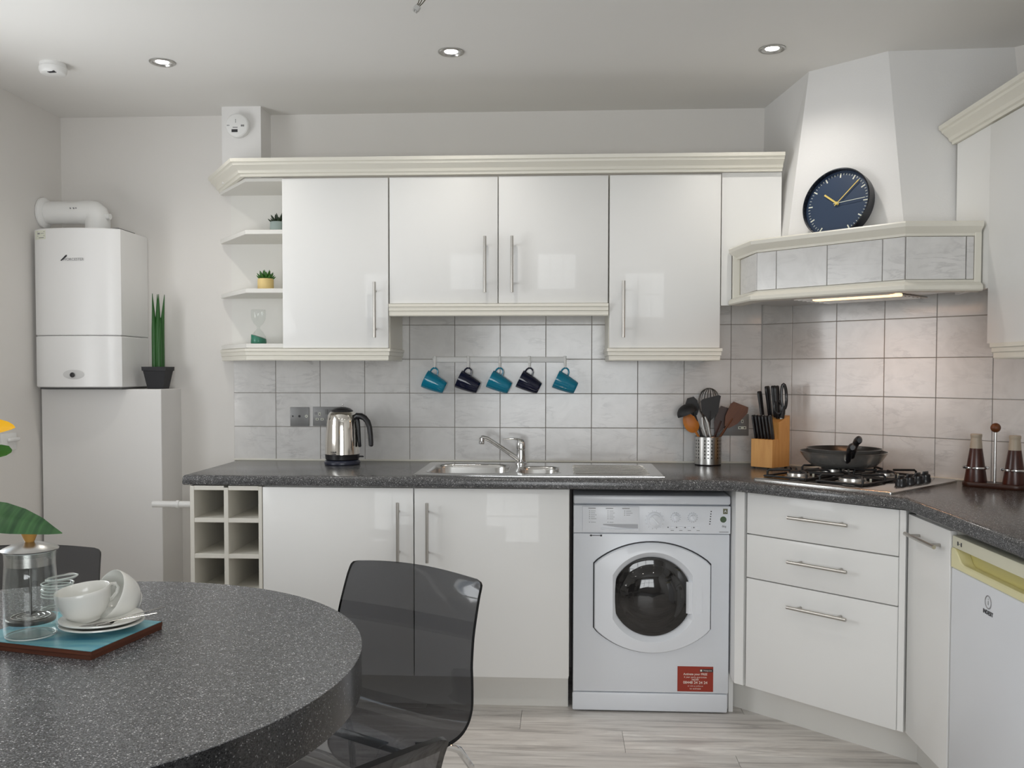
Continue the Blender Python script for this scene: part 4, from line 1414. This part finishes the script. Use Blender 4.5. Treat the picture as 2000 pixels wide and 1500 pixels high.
def front_y(x):
    u = (x - bx0) / (bx1 - bx0)
    return by0 + .018 - .030 * (1 - (2 * u - 1) ** 2) + .012 * abs(2 * u - 1) ** 10
b = B()
b.loft([[(x, front_y(x) - .0012, 1.857), (x, front_y(x) - .0012, 1.894), (x, front_y(x) + .001, 1.894), (x, front_y(x) + .001, 1.857)] for x in (-.941, -.934, -.926, -.915, -.90, -.884)])
lb = obj('paper_label', b, MARK, cs, True, smooth=0, label='small white printed label')
b = B()
for z, x0, x1, h in ((1.887, -.926, -.888, .002), (1.878, -.926, -.912, .006), (1.880, -.908, -.892, .002), (1.870, -.926, -.888, .002), (1.862, -.918, -.892, .003)):
    q = lambda x: front_y(x) - .0016
    vs = [b.v(p_) for p_ in ((x0, q(x0), z), (x1, q(x1), z), (x1, q(x1), z + h), (x0, q(x0), z + h))]
    b.face(vs)
obj('label_print', b, INKG, lb, True, smooth=0, kind='stuff', recalc=False)
# flue: vertical turret, elbow, horizontal run to the left wall
fy, fz, fr = -.150, 1.988, .051
b = B(); b.lathe([(.056, 0), (.056, .010), (fr, .014), (fr, .045)], (-.728, fy, 1.9022), 32, cap1=False)
b.tube([(-.728, fy, 1.940), (-.728, fy, fz - .022), (-.733, fy, fz - .010), (-.745, fy, fz), (-.76, fy, fz + .001), (-.80, fy, fz + .001)], [fr, fr, fr, fr, fr, fr], 28)
fl = obj('flue_elbow', b, PLAST, t, True, smooth=40)
b = B(); b.cyl((-.79, fy, fz + .001), (-.967, fy, fz + .001), fr - .003, n=32); obj('flue_pipe', b, PLAST, t, True)
b = B(); b.lathe([(.066, 0), (.066, .008), (.054, .020), (.050, .022)], n=32, M=Matrix.Translation((-.968, fy, fz)) @ Matrix.Rotation(PI / 2, 4, 'Y')); obj('wall_seal', b, PLAST, t, True)
b = B(); b.cyl((-.690, fy - .012, fz - .02), (-.664, fy - .016, fz - .02), .012, n=16); obj('test_cap', b, PLAST, fl, True)
for x in (-.822, -.808, -.797):
    b = B(); b.cyl((x, fy - .046, fz + .010), (x, fy - .052, fz + .012), .0028, n=8); obj('screw', b, INKG, fl, True)
b = B(); b.box(-.715, -.588, -.25, -.10, 1.9022, 1.9065); obj('top_plate', b, DARKG, t, True, smooth=0)

# snake plant on the boxing
t = thing('snake_plant', 'spiky snake plant in a square black pot beside the boiler', 'plant', (-.490, -.105, 1.2292))
b = B(); Mq = Matrix.Rotation(.06, 4, 'Z')
def sq(r, z): return [Mq @ Vector((sx * r, sy * r, z)) for sx, sy in ((-1, -1), (1, -1), (1, 1), (-1, 1))]
b.loft([sq(.034, 0), sq(.0475, .078), sq(.0515, .079), sq(.0525, .096), sq(.049, .096), sq(.046, .085)]); obj('pot', b, POTBLK, t, smooth=0)
for x, y, lx, ly, h, r in ((-.012, -.006, -.022, 0, .415, .012), (-.002, .004, -.002, .004, .412, .013), (.006, -.008, .006, 0, .412, .013), (.016, .004, .030, .004, .410, .012), (-.020, .008, -.021, .01, .27, .009), (.012, -.012, .018, -.01, .31, .011)):
    b = B(); b.tube([(x, y, .080), (x, y, .10), (x, y, .25 * h / .41), (x + (lx - x) * .3, y + (ly - y) * .3, h * .72), (lx, ly, h)], [r * .9, r, r, r * .72, .0012], 10); obj('leaf', b, LEAF1, t)

# alarms
t = thing('smoke_alarm', 'round white smoke alarm on the ceiling above the boiler', 'alarm', (-.604, -.705, ZC))
M = Matrix.Translation((0, 0, 0)) @ Matrix.Rotation(PI, 4, 'X')
b = B(); b.lathe([(.046, 0), (.046, .012), (.048, .014), (.048, .026), (.043, .036), (.040, .038)], n=40, M=M); obj('housing', b, PLAST, t)
b = B(); b.box(.002, .030, -.034, -.020, -.0395, -.0360, M=Matrix.Rotation(-.15, 4, 'Z')); obj('slot', b, INK, t, smooth=0)
t = thing('carbon_monoxide_alarm', 'round white alarm with a small dark screen on the boxed corner', 'alarm', (-.110, -.135, 2.350))
M = Matrix.Rotation(PI / 2, 4, 'X')
b = B(); b.lathe([(.047, 0), (.050, .004), (.050, .026), (.046, .030), (.044, .031)], n=44, M=M); obj('housing', b, PLAST, t)
b = B(); b.box(-.022, .004, -.0318, -.030, -.030, -.018); obj('screen', b, INK, t, smooth=0, label='small dark display')
b = B(); b.box(-.017, .004, -.0316, -.0305, -.012, -.0085); obj('print_mark', b, INKG, t, smooth=0)
for k in range(3):
    b = B(); b.box(.019 + k * .005, .022 + k * .005, -.0316, -.0305, -.007, .001); obj('vent_slot', b, INK, t, smooth=0)
for k in range(2):
    b = B(); b.box(-.006, -.003, -.0316, -.0305, .010 + k * .008, .016 + k * .008); obj('print_mark', b, INKG, t, smooth=0)
    b = B(); b.box(-.042 + k * .006, -.038 + k * .006, -.0312, -.0305, -.004, .001); obj('print_mark', b, INKG, t, smooth=0)

# downlights
dl_names = ['left', 'middle', 'right']
for i, (x, y) in enumerate(SPOTS):
    if i < 3:
        lab = ['recessed ceiling downlight above the boiler side, leftmost of three', 'recessed ceiling downlight above the sink, middle of three', 'recessed ceiling downlight in front of the chimney, rightmost of three'][i]
    else:
        lab = ['recessed ceiling downlight over the left of the dining table', 'recessed ceiling downlight over the gap between table and fridge', 'recessed ceiling downlight above the fridge side of the dining area'][i - 3]
    t = thing('downlight', lab, 'downlight', (x, y, ZC), group='recessed ceiling downlights')
    M = Matrix.Rotation(PI, 4, 'X')
    b = B(); b.lathe([(.046, 0), (.046, .003), (.042, .006), (.036, .005), (.030, -.004)], n=36, M=M, cap0=False, cap1=False); obj('bezel', b, STEEL, t)
    b = B(); b.lathe([(.030, -.003), (.024, .0), (1e-5, .001)], n=28, M=M, cap0=False); obj('lamp', b, LAMP, t)
    l = bpy.data.lights.new('downlight_beam', 'SPOT'); l.energy = SPOT_POWER; l.spot_size = math.radians(140); l.spot_blend = .85; l.shadow_soft_size = .022; l.color = (1, .945, .87)
    lo = bpy.data.objects.new('downlight_beam', l); lo.location = (x, y, ZC - .012); C.objects.link(lo)

# loose wires of a missing pendant, hanging from the ceiling
wx, wy = .856, -1.27
t = thing('loose_wiring', 'loose wires with a small connector hanging from the ceiling', 'wiring', (wx, wy, ZC))
for k, dx in enumerate((-.006, 0, .007)):
    b = B(); b.tube([(dx * 1.6, k * .004, 0), (dx * 1.4 - .004, k * .003, -.015), (dx - .012, 0, -.032), (dx - .020, -.002, -.040)], .0016, 6); obj('wire', b, WIREG, t)
M = Matrix.Translation((-.021, -.002, -.046)) @ Matrix.Rotation(.6, 4, 'Y')
b = B(); b.box(-.009, .009, -.006, .006, -.009, .008, .002, 1, M=M); b.box(-.006, -.001, -.007, .007, -.013, -.009, M=M); b.box(.001, .006, -.007, .007, -.013, -.009, M=M); obj('connector', b, mat('connector_grey', (.5, .5, .49, 1), .4), t)

# white switch plate on the left wall
t = thing('switch_plate', 'white switch plate on the left wall behind the flowers', 'switch', (XL, -.43, .99))
b = B(); b.box(XL, XL + .010, -.485, -.385, .985, 1.055, .003, 2); obj('plate', b, PLAST, t, True)
b = B(); b.box(XL + .010, XL + .024, -.455, -.380, 1.020, 1.036, .006, 3); obj('rocker', b, PLAST, t, True)

# ------------------------------------------------------------------ shelf ornaments
def succulent(label, x, y, z, r, h, potm, leafm, n, lh, sq_=False):
    t = thing('succulent', label, 'plant', (x, y, z), group='succulents on the end shelves')
    b = B(); b.lathe([(r * .92, 0), (r, .004), (r, h * .93), (r * .96, h), (r * .84, h), (r * .82, h * .86), (1e-5, h * .86)], n=28); obj('pot', b, potm, t)
    for k in range(n):
        a = k * 2.399
        u = (k + .5) / n
        el = 1.25 - .95 * u
        d = Vector((math.cos(a) * math.cos(el), math.sin(a) * math.cos(el), math.sin(el)))
        p0 = Vector((0, 0, h * .86)) + Vector((d.x, d.y, 0)) * r * .25
        L = lh * (1.0 - .15 * u)
        b = B(); b.tube([p0, p0 + d * L * .45, p0 + d * L * .8 + Vector((0, 0, L * .06)), p0 + d * L + Vector((0, 0, L * .14))], [r * .12, r * .21, r * .15, .0006], 6, flat=.6, up=(0, 0, 1)); obj('leaf', b, leafm, t)
succulent('dark succulent in a grey-blue pot on the upper end shelf', .050, -.12, 1.8862, .033, .060, BLUPOT, LEAFD, 14, .044)
succulent('green succulent in a pale yellow pot on the middle end shelf', -.005, -.12, 1.6462, .034, .058, YELPOT, LEAFG, 22, .044)
t = thing('hourglass', 'glass sand timer with green sand on the lowest end shelf', 'hourglass', (-.028, -.15, 1.4202))
prof = [(.030, 0), (.0345, .004), (.034, .020), (.030, .036), (.018, .056), (.007, .067), (.0062, .072), (.0075, .078), (.020, .090), (.029, .108), (.0315, .128), (.031, .146), (.029, .149)]
b = B(); b.lathe(prof, n=32); obj('glass', b, GLASS, t, smooth=60)
b = B(); rs = []
for r, z, k in ((.029, .002, 0), (.033, .006, 0), (.0325, .018, .0), (.031, .030, 1)):
    rs.append([(r * math.cos(a), r * math.sin(a), z + (k * (-.010 * math.cos(a) + .004))) for a in [2 * PI * i / 28 for i in range(28)]])
b.loft(rs); obj('sand', b, SAND, t, smooth=40)

# ------------------------------------------------------------------ dining table
TX, TY, TR, TH = .218, -2.328, .660, .75
t = thing('dining_table', 'round dark grey speckled dining table in the foreground', 'table', (TX, TY, 0))
N = 160
def circ(r, z, n=N): return [(r * math.cos(2 * PI * i / n), r * math.sin(2 * PI * i / n), z) for i in range(n)]
b = B(); b.loft([circ(TR - .001, TH - .0015), circ(TR, TH - .001), circ(TR - .0006, TH)]); obj('tabletop', b, GRANT, t, smooth=30)
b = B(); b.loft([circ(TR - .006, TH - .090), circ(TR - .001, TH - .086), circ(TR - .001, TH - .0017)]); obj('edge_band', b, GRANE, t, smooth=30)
b = B(); b.lathe([(.062, .03), (.055, .06), (.055, .62), (.11, .66)], n=40); obj('column', b, STEEL, t)
b = B(); b.lathe([(.30, 0), (.30, .010), (.28, .018), (.065, .030)], n=64); obj('foot', b, STEEL, t)

# ------------------------------------------------------------------ smoked clear chairs
def chair_shell():
    prof = [(-.452, .388), (-.440, .402), (-.415, .410), (-.36, .410), (-.28, .402), (-.20, .396), (-.14, .397), (-.105, .405), (-.080, .424), (-.066, .452), (-.058, .49), (-.052, .53), (-.046, .58), (-.036, .64), (-.018, .70), (.0, .75), (.014, .785)]
    # resample the profile smoothly (Catmull-Rom)
    P_ = [Vector((0, y, z)) for y, z in prof]
    pts = []
    for i in range(len(P_) - 1):
        p0, p1, p2, p3 = P_[max(i - 1, 0)], P_[i], P_[i + 1], P_[min(i + 2, len(P_) - 1)]
        for k in range(4):
            s = k / 4
            pts.append(.5 * ((2 * p1) + (p2 - p0) * s + (2 * p0 - 5 * p1 + 4 * p2 - p3) * s * s + (3 * p1 - p0 - 3 * p2 + p3) * s ** 3))
    pts.append(P_[-1])
    acc = [0]
    for a, c in zip(pts, pts[1:]):
        acc.append(acc[-1] + (c - a).length)
    S = acc[-1]
    b = B()
    nu = 22
    rows = []
    for p, s in zip(pts, acc):
        f = s / S
        back = min(1, max(0, (p.z - .45) / .12))
        w = .238 - .011 * max(0, (p.z - .47) / .315) + .003 * math.sin(PI * f)
        for e, r in ((S - s, .022), (s, .05)):
            if e < r:
                tt = 1 - e / r
                w -= r * (1 - math.sqrt(max(0, 1 - tt * tt)))
        row_ = []
        for i in range(nu + 1):
            u = -1 + 2 * i / nu
            q = Vector((u * w, p.y, p.z))
            q.y -= .014 * back * (u * u)
            q.z += .012 * (1 - back) * abs(u) ** 3
            q.z -= .010 * (u * u) * max(0, 1 - (S - s) / .05)
            row_.append(b.v(q))
        rows.append(row_)
    for a, c in zip(rows, rows[1:]):
        for i in range(nu):
            b.face([a[i], a[i + 1], c[i + 1], c[i]])
    return b
def make_chair(label):
    t = thing('dining_chair', label, 'chair', group='smoked clear chairs round the table')
    o = obj('shell', chair_shell(), [ACRYL, ACRYLEDGE], t, smooth=45)
    md = o.modifiers.new('thick', 'SOLIDIFY'); md.thickness = .0095; md.offset = 0; md.material_offset_rim = 1
    bpy.context.view_layer.update()
    me = bpy.data.meshes.new_from_object(o.evaluated_get(bpy.context.evaluated_depsgraph_get()))
    o.modifiers.clear(); o.data = me
    me.name = 'shell'
    me.set_sharp_from_angle(angle=math.radians(45))
    for x, s in ((-.185, -.385), (.185, -.385)):
        b = B(); b.tube([(x * .72, s + .10, .385), (x * .95, s + .02, .374), (x * 1.08, s - .004, .352), (x * 1.16, s - .012, .30), (x * 1.20, s - .02, 0)], .0095, 10); obj('leg', b, CHROME, t)
    for x in (-.185, .185):
        b = B(); b.tube([(x * .72, -.16, .380), (x * .95, -.10, .372), (x * 1.06, -.06, .350), (x * 1.14, -.03, .30), (x * 1.20, .01, 0)], .0095, 10); obj('leg', b, CHROME, t)
    for y in (-.215,):
        b = B(); b.box(-.150, .150, y - .012, y + .012, .3800, .3850, .002, 1); b.box(-.08, .08, y - .020, y + .020, .3850, .3885); obj('seat_bracket', b, BLACKM, t)
    return t
chR = make_chair('smoked clear chair at the right of the table, facing the viewer')
chL = dup(chR, M=Matrix.Identity(4)); chL['label'] = 'smoked clear chair behind the table at the left, mostly hidden'
chN = dup(chR, M=Matrix.Identity(4)); chN['label'] = 'smoked clear chair nearest the viewer, only its top edge in view'
for ch, (x, y), th in ((chR, (.876, -1.595), -.545), (chL, (-.340, -1.385), .17), (chN, (.962, -2.884), -2.257)):
    ch.matrix_world = Matrix.Translation((x, y, 0)) @ Matrix.Rotation(th, 4, 'Z')

# ------------------------------------------------------------------ things on the table
fd, rd = Vector((-.972, .235)), Vector((.195, .981))
def bp(c, u, v): return (c[0] + fd.x * u + rd.x * v, c[1] + fd.y * u + rd.y * v)
for k, (z, du, dv) in enumerate(((.7503, .003, .002), (.7594, 0, 0))):
    c = (.368, -2.330)
    poly = [bp(c, u, v) for u, v in ((du, dv), (du, .222 + dv), (.29 + du, .222 + dv), (.29 + du, dv))]
    cen = bp(c, .145, .106)
    t = thing('placemat', ['lower placemat under the coffee set, mostly hidden', 'blue printed placemat with a brown edge under the coffee set'][k], 'placemat', (cen[0], cen[1], z), group='stacked placemats')
    b = B(); b.prism(poly, z, z + .0078); obj('board', b, MATEDGE, t, True, smooth=0)
    if k: b = B(); b.prism([bp(c, u, v) for u, v in ((du + .0015, dv + .0015), (du + .0015, .2205 + dv), (.2885 + du, .2205 + dv), (.2885 + du, dv + .0015))], z + .0079, z + .0088); obj('print', b, MATTOP, t, True, smooth=0)
ZB = .7684
px_, py_ = .1910, -2.232
t = thing('cafetiere', 'glass cafetiere with a steel lid and wooden knob', 'cafetiere', (px_, py_, ZB))
GP = [(.040, .0), (.046, .002), (.0498, .008), (.0500, .020), (.0500, .10), (.0485, .130), (.0472, .150), (.0478, .168), (.0492, .174)]
b = B(); b.lathe([(1e-5, .0012)] + GP, n=56, cap1=False, cap0=False); gl = obj('beaker', b, GLASS, t, smooth=70)
b = B(); b.lathe([(1e-5, .0040)] + [(r - .0022, max(z, .004)) for r, z in GP], n=56, cap1=False, cap0=False); obj('beaker_inside', b, GLASS, gl, smooth=70)
b = B(); b.tube([(.0482 * math.cos(a), .0482 * math.sin(a), .1742) for a in [2 * PI * i / 56 for i in range(56)]], .0014, 6, closed=True); obj('beaker_rim', b, GLASSEDGE, gl)
b = B(); b.tube([(.0465 * math.cos(a), .0465 * math.sin(a), .003) for a in [2 * PI * i / 56 for i in range(56)]], .0016, 6, closed=True); obj('beaker_foot', b, GLASSEDGE, gl)
b = B(); b.lathe([(.0455, .146), (.0455, .1745), (.0535, .1755), (.0540, .1775), (.050, .180), (.035, .1865), (.018, .191), (.010, .192), (1e-5, .192)], n=56, cap0=False); ld = obj('lid', b, LIDM, t, smooth=30)
b = B(); b.lathe([(.0085, .1921), (.0095, .194), (.0165, .2125), (.0170, .2145), (.0155, .216), (1e-5, .216)], n=24); obj('knob', b, BRASSW, t)
b = B(); b.cyl((0, 0, .040), (0, 0, .1921), .0026, n=12); obj('rod', b, PLUNGM, t)
b = B(); b.lathe([(.0455, .030), (.0465, .032), (.0465, .037), (.0445, .039), (.012, .0405), (.006, .043), (1e-5, .043)], n=48); pl = obj('plunger', b, PLUNGM, t)
for r in (.016, .026, .036):
    b = B(); b.tube([(r * math.cos(a), r * math.sin(a), .0405) for a in [2 * PI * i / 36 for i in range(36)]], .0011, 6, closed=True); obj('filter_ring', b, CHROME, pl)
b = B(); b.tube([(.0472, -.008, .165), (.0545, -.009, .168), (.060, -.010, .176)], [.006, .005, .003], 10); obj('spout', b, GLASS, gl)

# saucers, cups, spoons
sx, sy = .311, -2.176
SP = [(.028, .0), (.031, .0), (.034, .002), (.058, .0075), (.0810, .0128), (.0832, .0145), (.0828, .0168), (.0800, .0172), (.058, .0112), (.034, .0055), (.030, .0046), (1e-5, .0046)]
def saucer(label, x, y, z):
    t = thing('saucer', label, 'saucer', (x, y, z), group='stacked white saucers')
    b = B(); b.lathe(SP, n=56); obj('dish', b, PORC, t, smooth=60); return t
saucer('white saucer at the bottom of the pair, directly on the placemat', sx, sy, ZB + .0002)
saucer('white saucer on top of the pair, under the coffee cup', sx - .003, sy + .004, ZB + .0080)
def cup(label, M, hang):
    t = thing('coffee_cup', label, 'cup', M=M, group='white coffee cups')
    o_ = [(.022, 0), (.0275, 0), (.0285, .004), (.034, .0085), (.0425, .018), (.0490, .031), (.0530, .046), (.0545, .060), (.0547, .0665), (.0537, .0680), (.0523, .0668), (.0505, .046), (.0462, .032), (.039, .020), (.028, .011), (1e-5, .008)]
    b = B(); b.lathe(o_, n=56); obj('body', b, PORC, t, smooth=60)
    a = Matrix.Rotation(hang, 4, 'Z')
    b = B(); b.tube([a @ Vector(p_) for p_ in ((.0525, 0, .055), (.062, 0, .058), (.072, 0, .056), (.077, 0, .047), (.073, 0, .036), (.060, 0, .026), (.044, 0, .023))], [.0045, .0042, .004, .004, .004, .0042, .0045], 10, flat=1.3, up=(0, 1, 0)); obj('handle', b, PORC, t)
    return t
cup('white cup standing on the saucers behind the spoons', Matrix.Translation((.2700, -2.160, ZB + .0140)) @ Matrix.Rotation(-.10, 4, 'Y') @ Matrix.Rotation(.09, 4, 'X'), .95)
ax = Vector((-.51, -.733, .45)).normalized()
zq = ax; xq = Vector((0, 0, 1)).cross(zq).normalized(); yq = zq.cross(xq)
M = Matrix((xq, yq, zq)).transposed().to_4x4(); M.translation = Vector((.293, -2.115, .826)) - ax * .0665
cup('white cup tipped on its side behind the upright cup', M, PI)
def spoon(label, p, q, side):
    t = thing('teaspoon', label, 'spoon', p, group='teaspoons on the saucer')
    p, q = Vector(p), Vector(q)
    d = (q - p).normalized()
    b = B(); b.tube([Vector((0, 0, 0)) + d * .014, d * .05 + Vector((0, 0, .003)), (q - p)], [.0032, .0018, .0026], 8, flat=.5, up=(0, 0, 1)); obj('handle', b, SPOONM, t)
    Ms = Matrix.Rotation(math.atan2(d.y, d.x), 4, 'Z')
    b = B()
    b.loft([[Ms @ Vector((.022 * k * math.cos(a), .0135 * k * math.sin(a), z)) for a in [2 * PI * i / 24 for i in range(24)]] for k, z in ((.35, -.004), (.75, -.0015), (1, .002), (.95, .002), (.7, -.0005), (.3, -.0025))]); obj('bowl', b, SPOONM, t, smooth=60)
    return t
spoon('front teaspoon lying on the top saucer, bowl towards the cup', (.315, -2.238, ZB + .0205), (.424, -2.166, ZB + .0325), 1)
spoon('rear teaspoon lying on the top saucer beside the tipped cup', (.336, -2.222, ZB + .0215), (.430, -2.140, ZB + .0385), 1)

t = thing('glass_jar', 'small clip-top glass jar with its lid open behind the cafetiere', 'jar', (.108, -1.985, TH))
b = B(); b.lathe([(1e-5, .001), (.030, .001), (.035, .004), (.0355, .010), (.0345, .040), (.031, .047), (.031, .050), (.0350, .053), (.0350, .057), (.0310, .060), (.0310, .063), (.034, .066), (.034, .070)], n=40, cap1=False, cap0=False); obj('body', b, GLASS, t, smooth=50)
for z, r in ((.0545, .0345), (.0675, .034), (.0615, .0325), (.047, .0335), (.040, .0345), (.004, .033), (.009, .035)):
    b = B(); b.tube([(r * math.cos(a), r * math.sin(a), z) for a in [2 * PI * i / 40 for i in range(40)]], .0018, 6, closed=True); obj('glass_ring', b, GLASSEDGE, t)
LM = Matrix.Translation((.012, -.002, .076)) @ Matrix.Rotation(-.12, 4, 'Y')
b = B(); b.lathe([(1e-5, 0), (.030, 0), (.034, .003), (.034, .006), (.028, .010), (1e-5, .011)], n=40, M=LM, cap0=False); ld = obj('lid', b, GLASS, t, smooth=50)
b = B(); b.tube([LM @ Vector((.0335 * math.cos(a), .0335 * math.sin(a), .005)) for a in [2 * PI * i / 40 for i in range(40)]], .0022, 6, closed=True); obj('lid_rim', b, GLASSEDGE, ld)
t = thing('cork_stopper', 'small brown cork between the cafetiere and the saucers', 'cork', (.246, -2.120, ZB + .0001))
b = B(); b.lathe([(.0105, 0), (.0115, .001), (.0125, .023), (.0115, .024)], n=20); obj('stopper', b, CORK, t)

# ------------------------------------------------------------------ vase of flowers, mostly left of the frame
vx, vy = .010, -2.400
t = thing('flower_vase', 'vase of yellow flowers at the left picture edge, one green leaf reaching in', 'flowers', (vx, vy, TH))
b = B(); b.lathe([(.042, 0), (.052, .004), (.058, .05), (.050, .12), (.034, .165), (.038, .185), (.036, .186), (.032, .166), (.048, .12), (.055, .05), (.04, .006), (1e-5, .005)], n=40); obj('vase', b, PORC, t, smooth=60)
def leaf(b, pts, w, n=14, droop=.25, normal=(0, 0, 1)):
    pts = [Vector(p_) for p_ in pts]
    rows = []
    m = len(pts)
    for i, p_ in enumerate(pts):
        d = (pts[min(i + 1, m - 1)] - pts[max(i - 1, 0)]).normalized()
        sd = d.cross(Vector(normal)).normalized()
        up = sd.cross(d)
        ww = w[i]
        rows.append([b.v(p_ + sd * ww * k + up * (abs(k) ** 1.3) * ww * droop) for k in (-1, -.6, -.25, 0, .25, .6, 1)])
    for a, c in zip(rows, rows[1:]):
        for k in range(6):
            b.face([a[k], a[k + 1], c[k + 1], c[k]])
def rel(x, y, z): return (x - vx, y - vy, z - TH)
b = B(); b.tube([(0, 0, .10), rel(.03, -2.39, 1.02), rel(.08, -2.37, 1.03)], .004, 8); obj('stem', b, LILY, t)
b = B()
LP = [(.08, -2.37, 1.030), (.12, -2.365, 1.040), (.16, -2.358, 1.040), (.20, -2.350, 1.033), (.235, -2.344, 1.024), (.27, -2.338, 1.013), (.295, -2.334, 1.003), (.315, -2.331, .9965)]
leaf(b, [rel(*q) for q in LP], [.006, .028, .038, .038, .032, .021, .010, .001], droop=-.15, normal=(-.05, -.62, .78)); obj('leaf', b, LILY, t, smooth=60, recalc=False)
b = B(); b.tube([(0, 0, .10), rel(.03, -2.40, 1.05), rel(.13, -2.365, 1.165)], .004, 8); obj('stem', b, LILY, t)
for k, (tip, w) in enumerate((((.2435, -2.36, 1.2005), .020), ((.06, -2.40, 1.24), .022), ((.12, -2.32, 1.27), .022), ((.13, -2.43, 1.22), .022), ((.05, -2.34, 1.21), .022))):
    p0, p1 = Vector((.135, -2.365, 1.172)), Vector(tip)
    b = B(); leaf(b, [rel(*(p0.lerp(p1, s) + Vector((0, 0, .010 * math.sin(PI * s))))) for s in (0, .25, .5, .7, .85, .95, 1)], [w * q for q in (.3, .8, 1, .9, .6, .3, .03)], droop=.2, normal=(0, -.75, .66)); obj('petal', b, PETAL, t, smooth=60, recalc=False)
b = B(); leaf(b, [rel(.13, -2.37, 1.155), rel(.16, -2.366, 1.153), rel(.19, -2.362, 1.153), rel(.215, -2.36, 1.155), rel(.229, -2.36, 1.156), rel(.236, -2.36, 1.156)], [.006, .012, .015, .0135, .010, .003], droop=.2, normal=(0, -.85, .5)); obj('sepal', b, LEAFG, t, smooth=60, recalc=False)
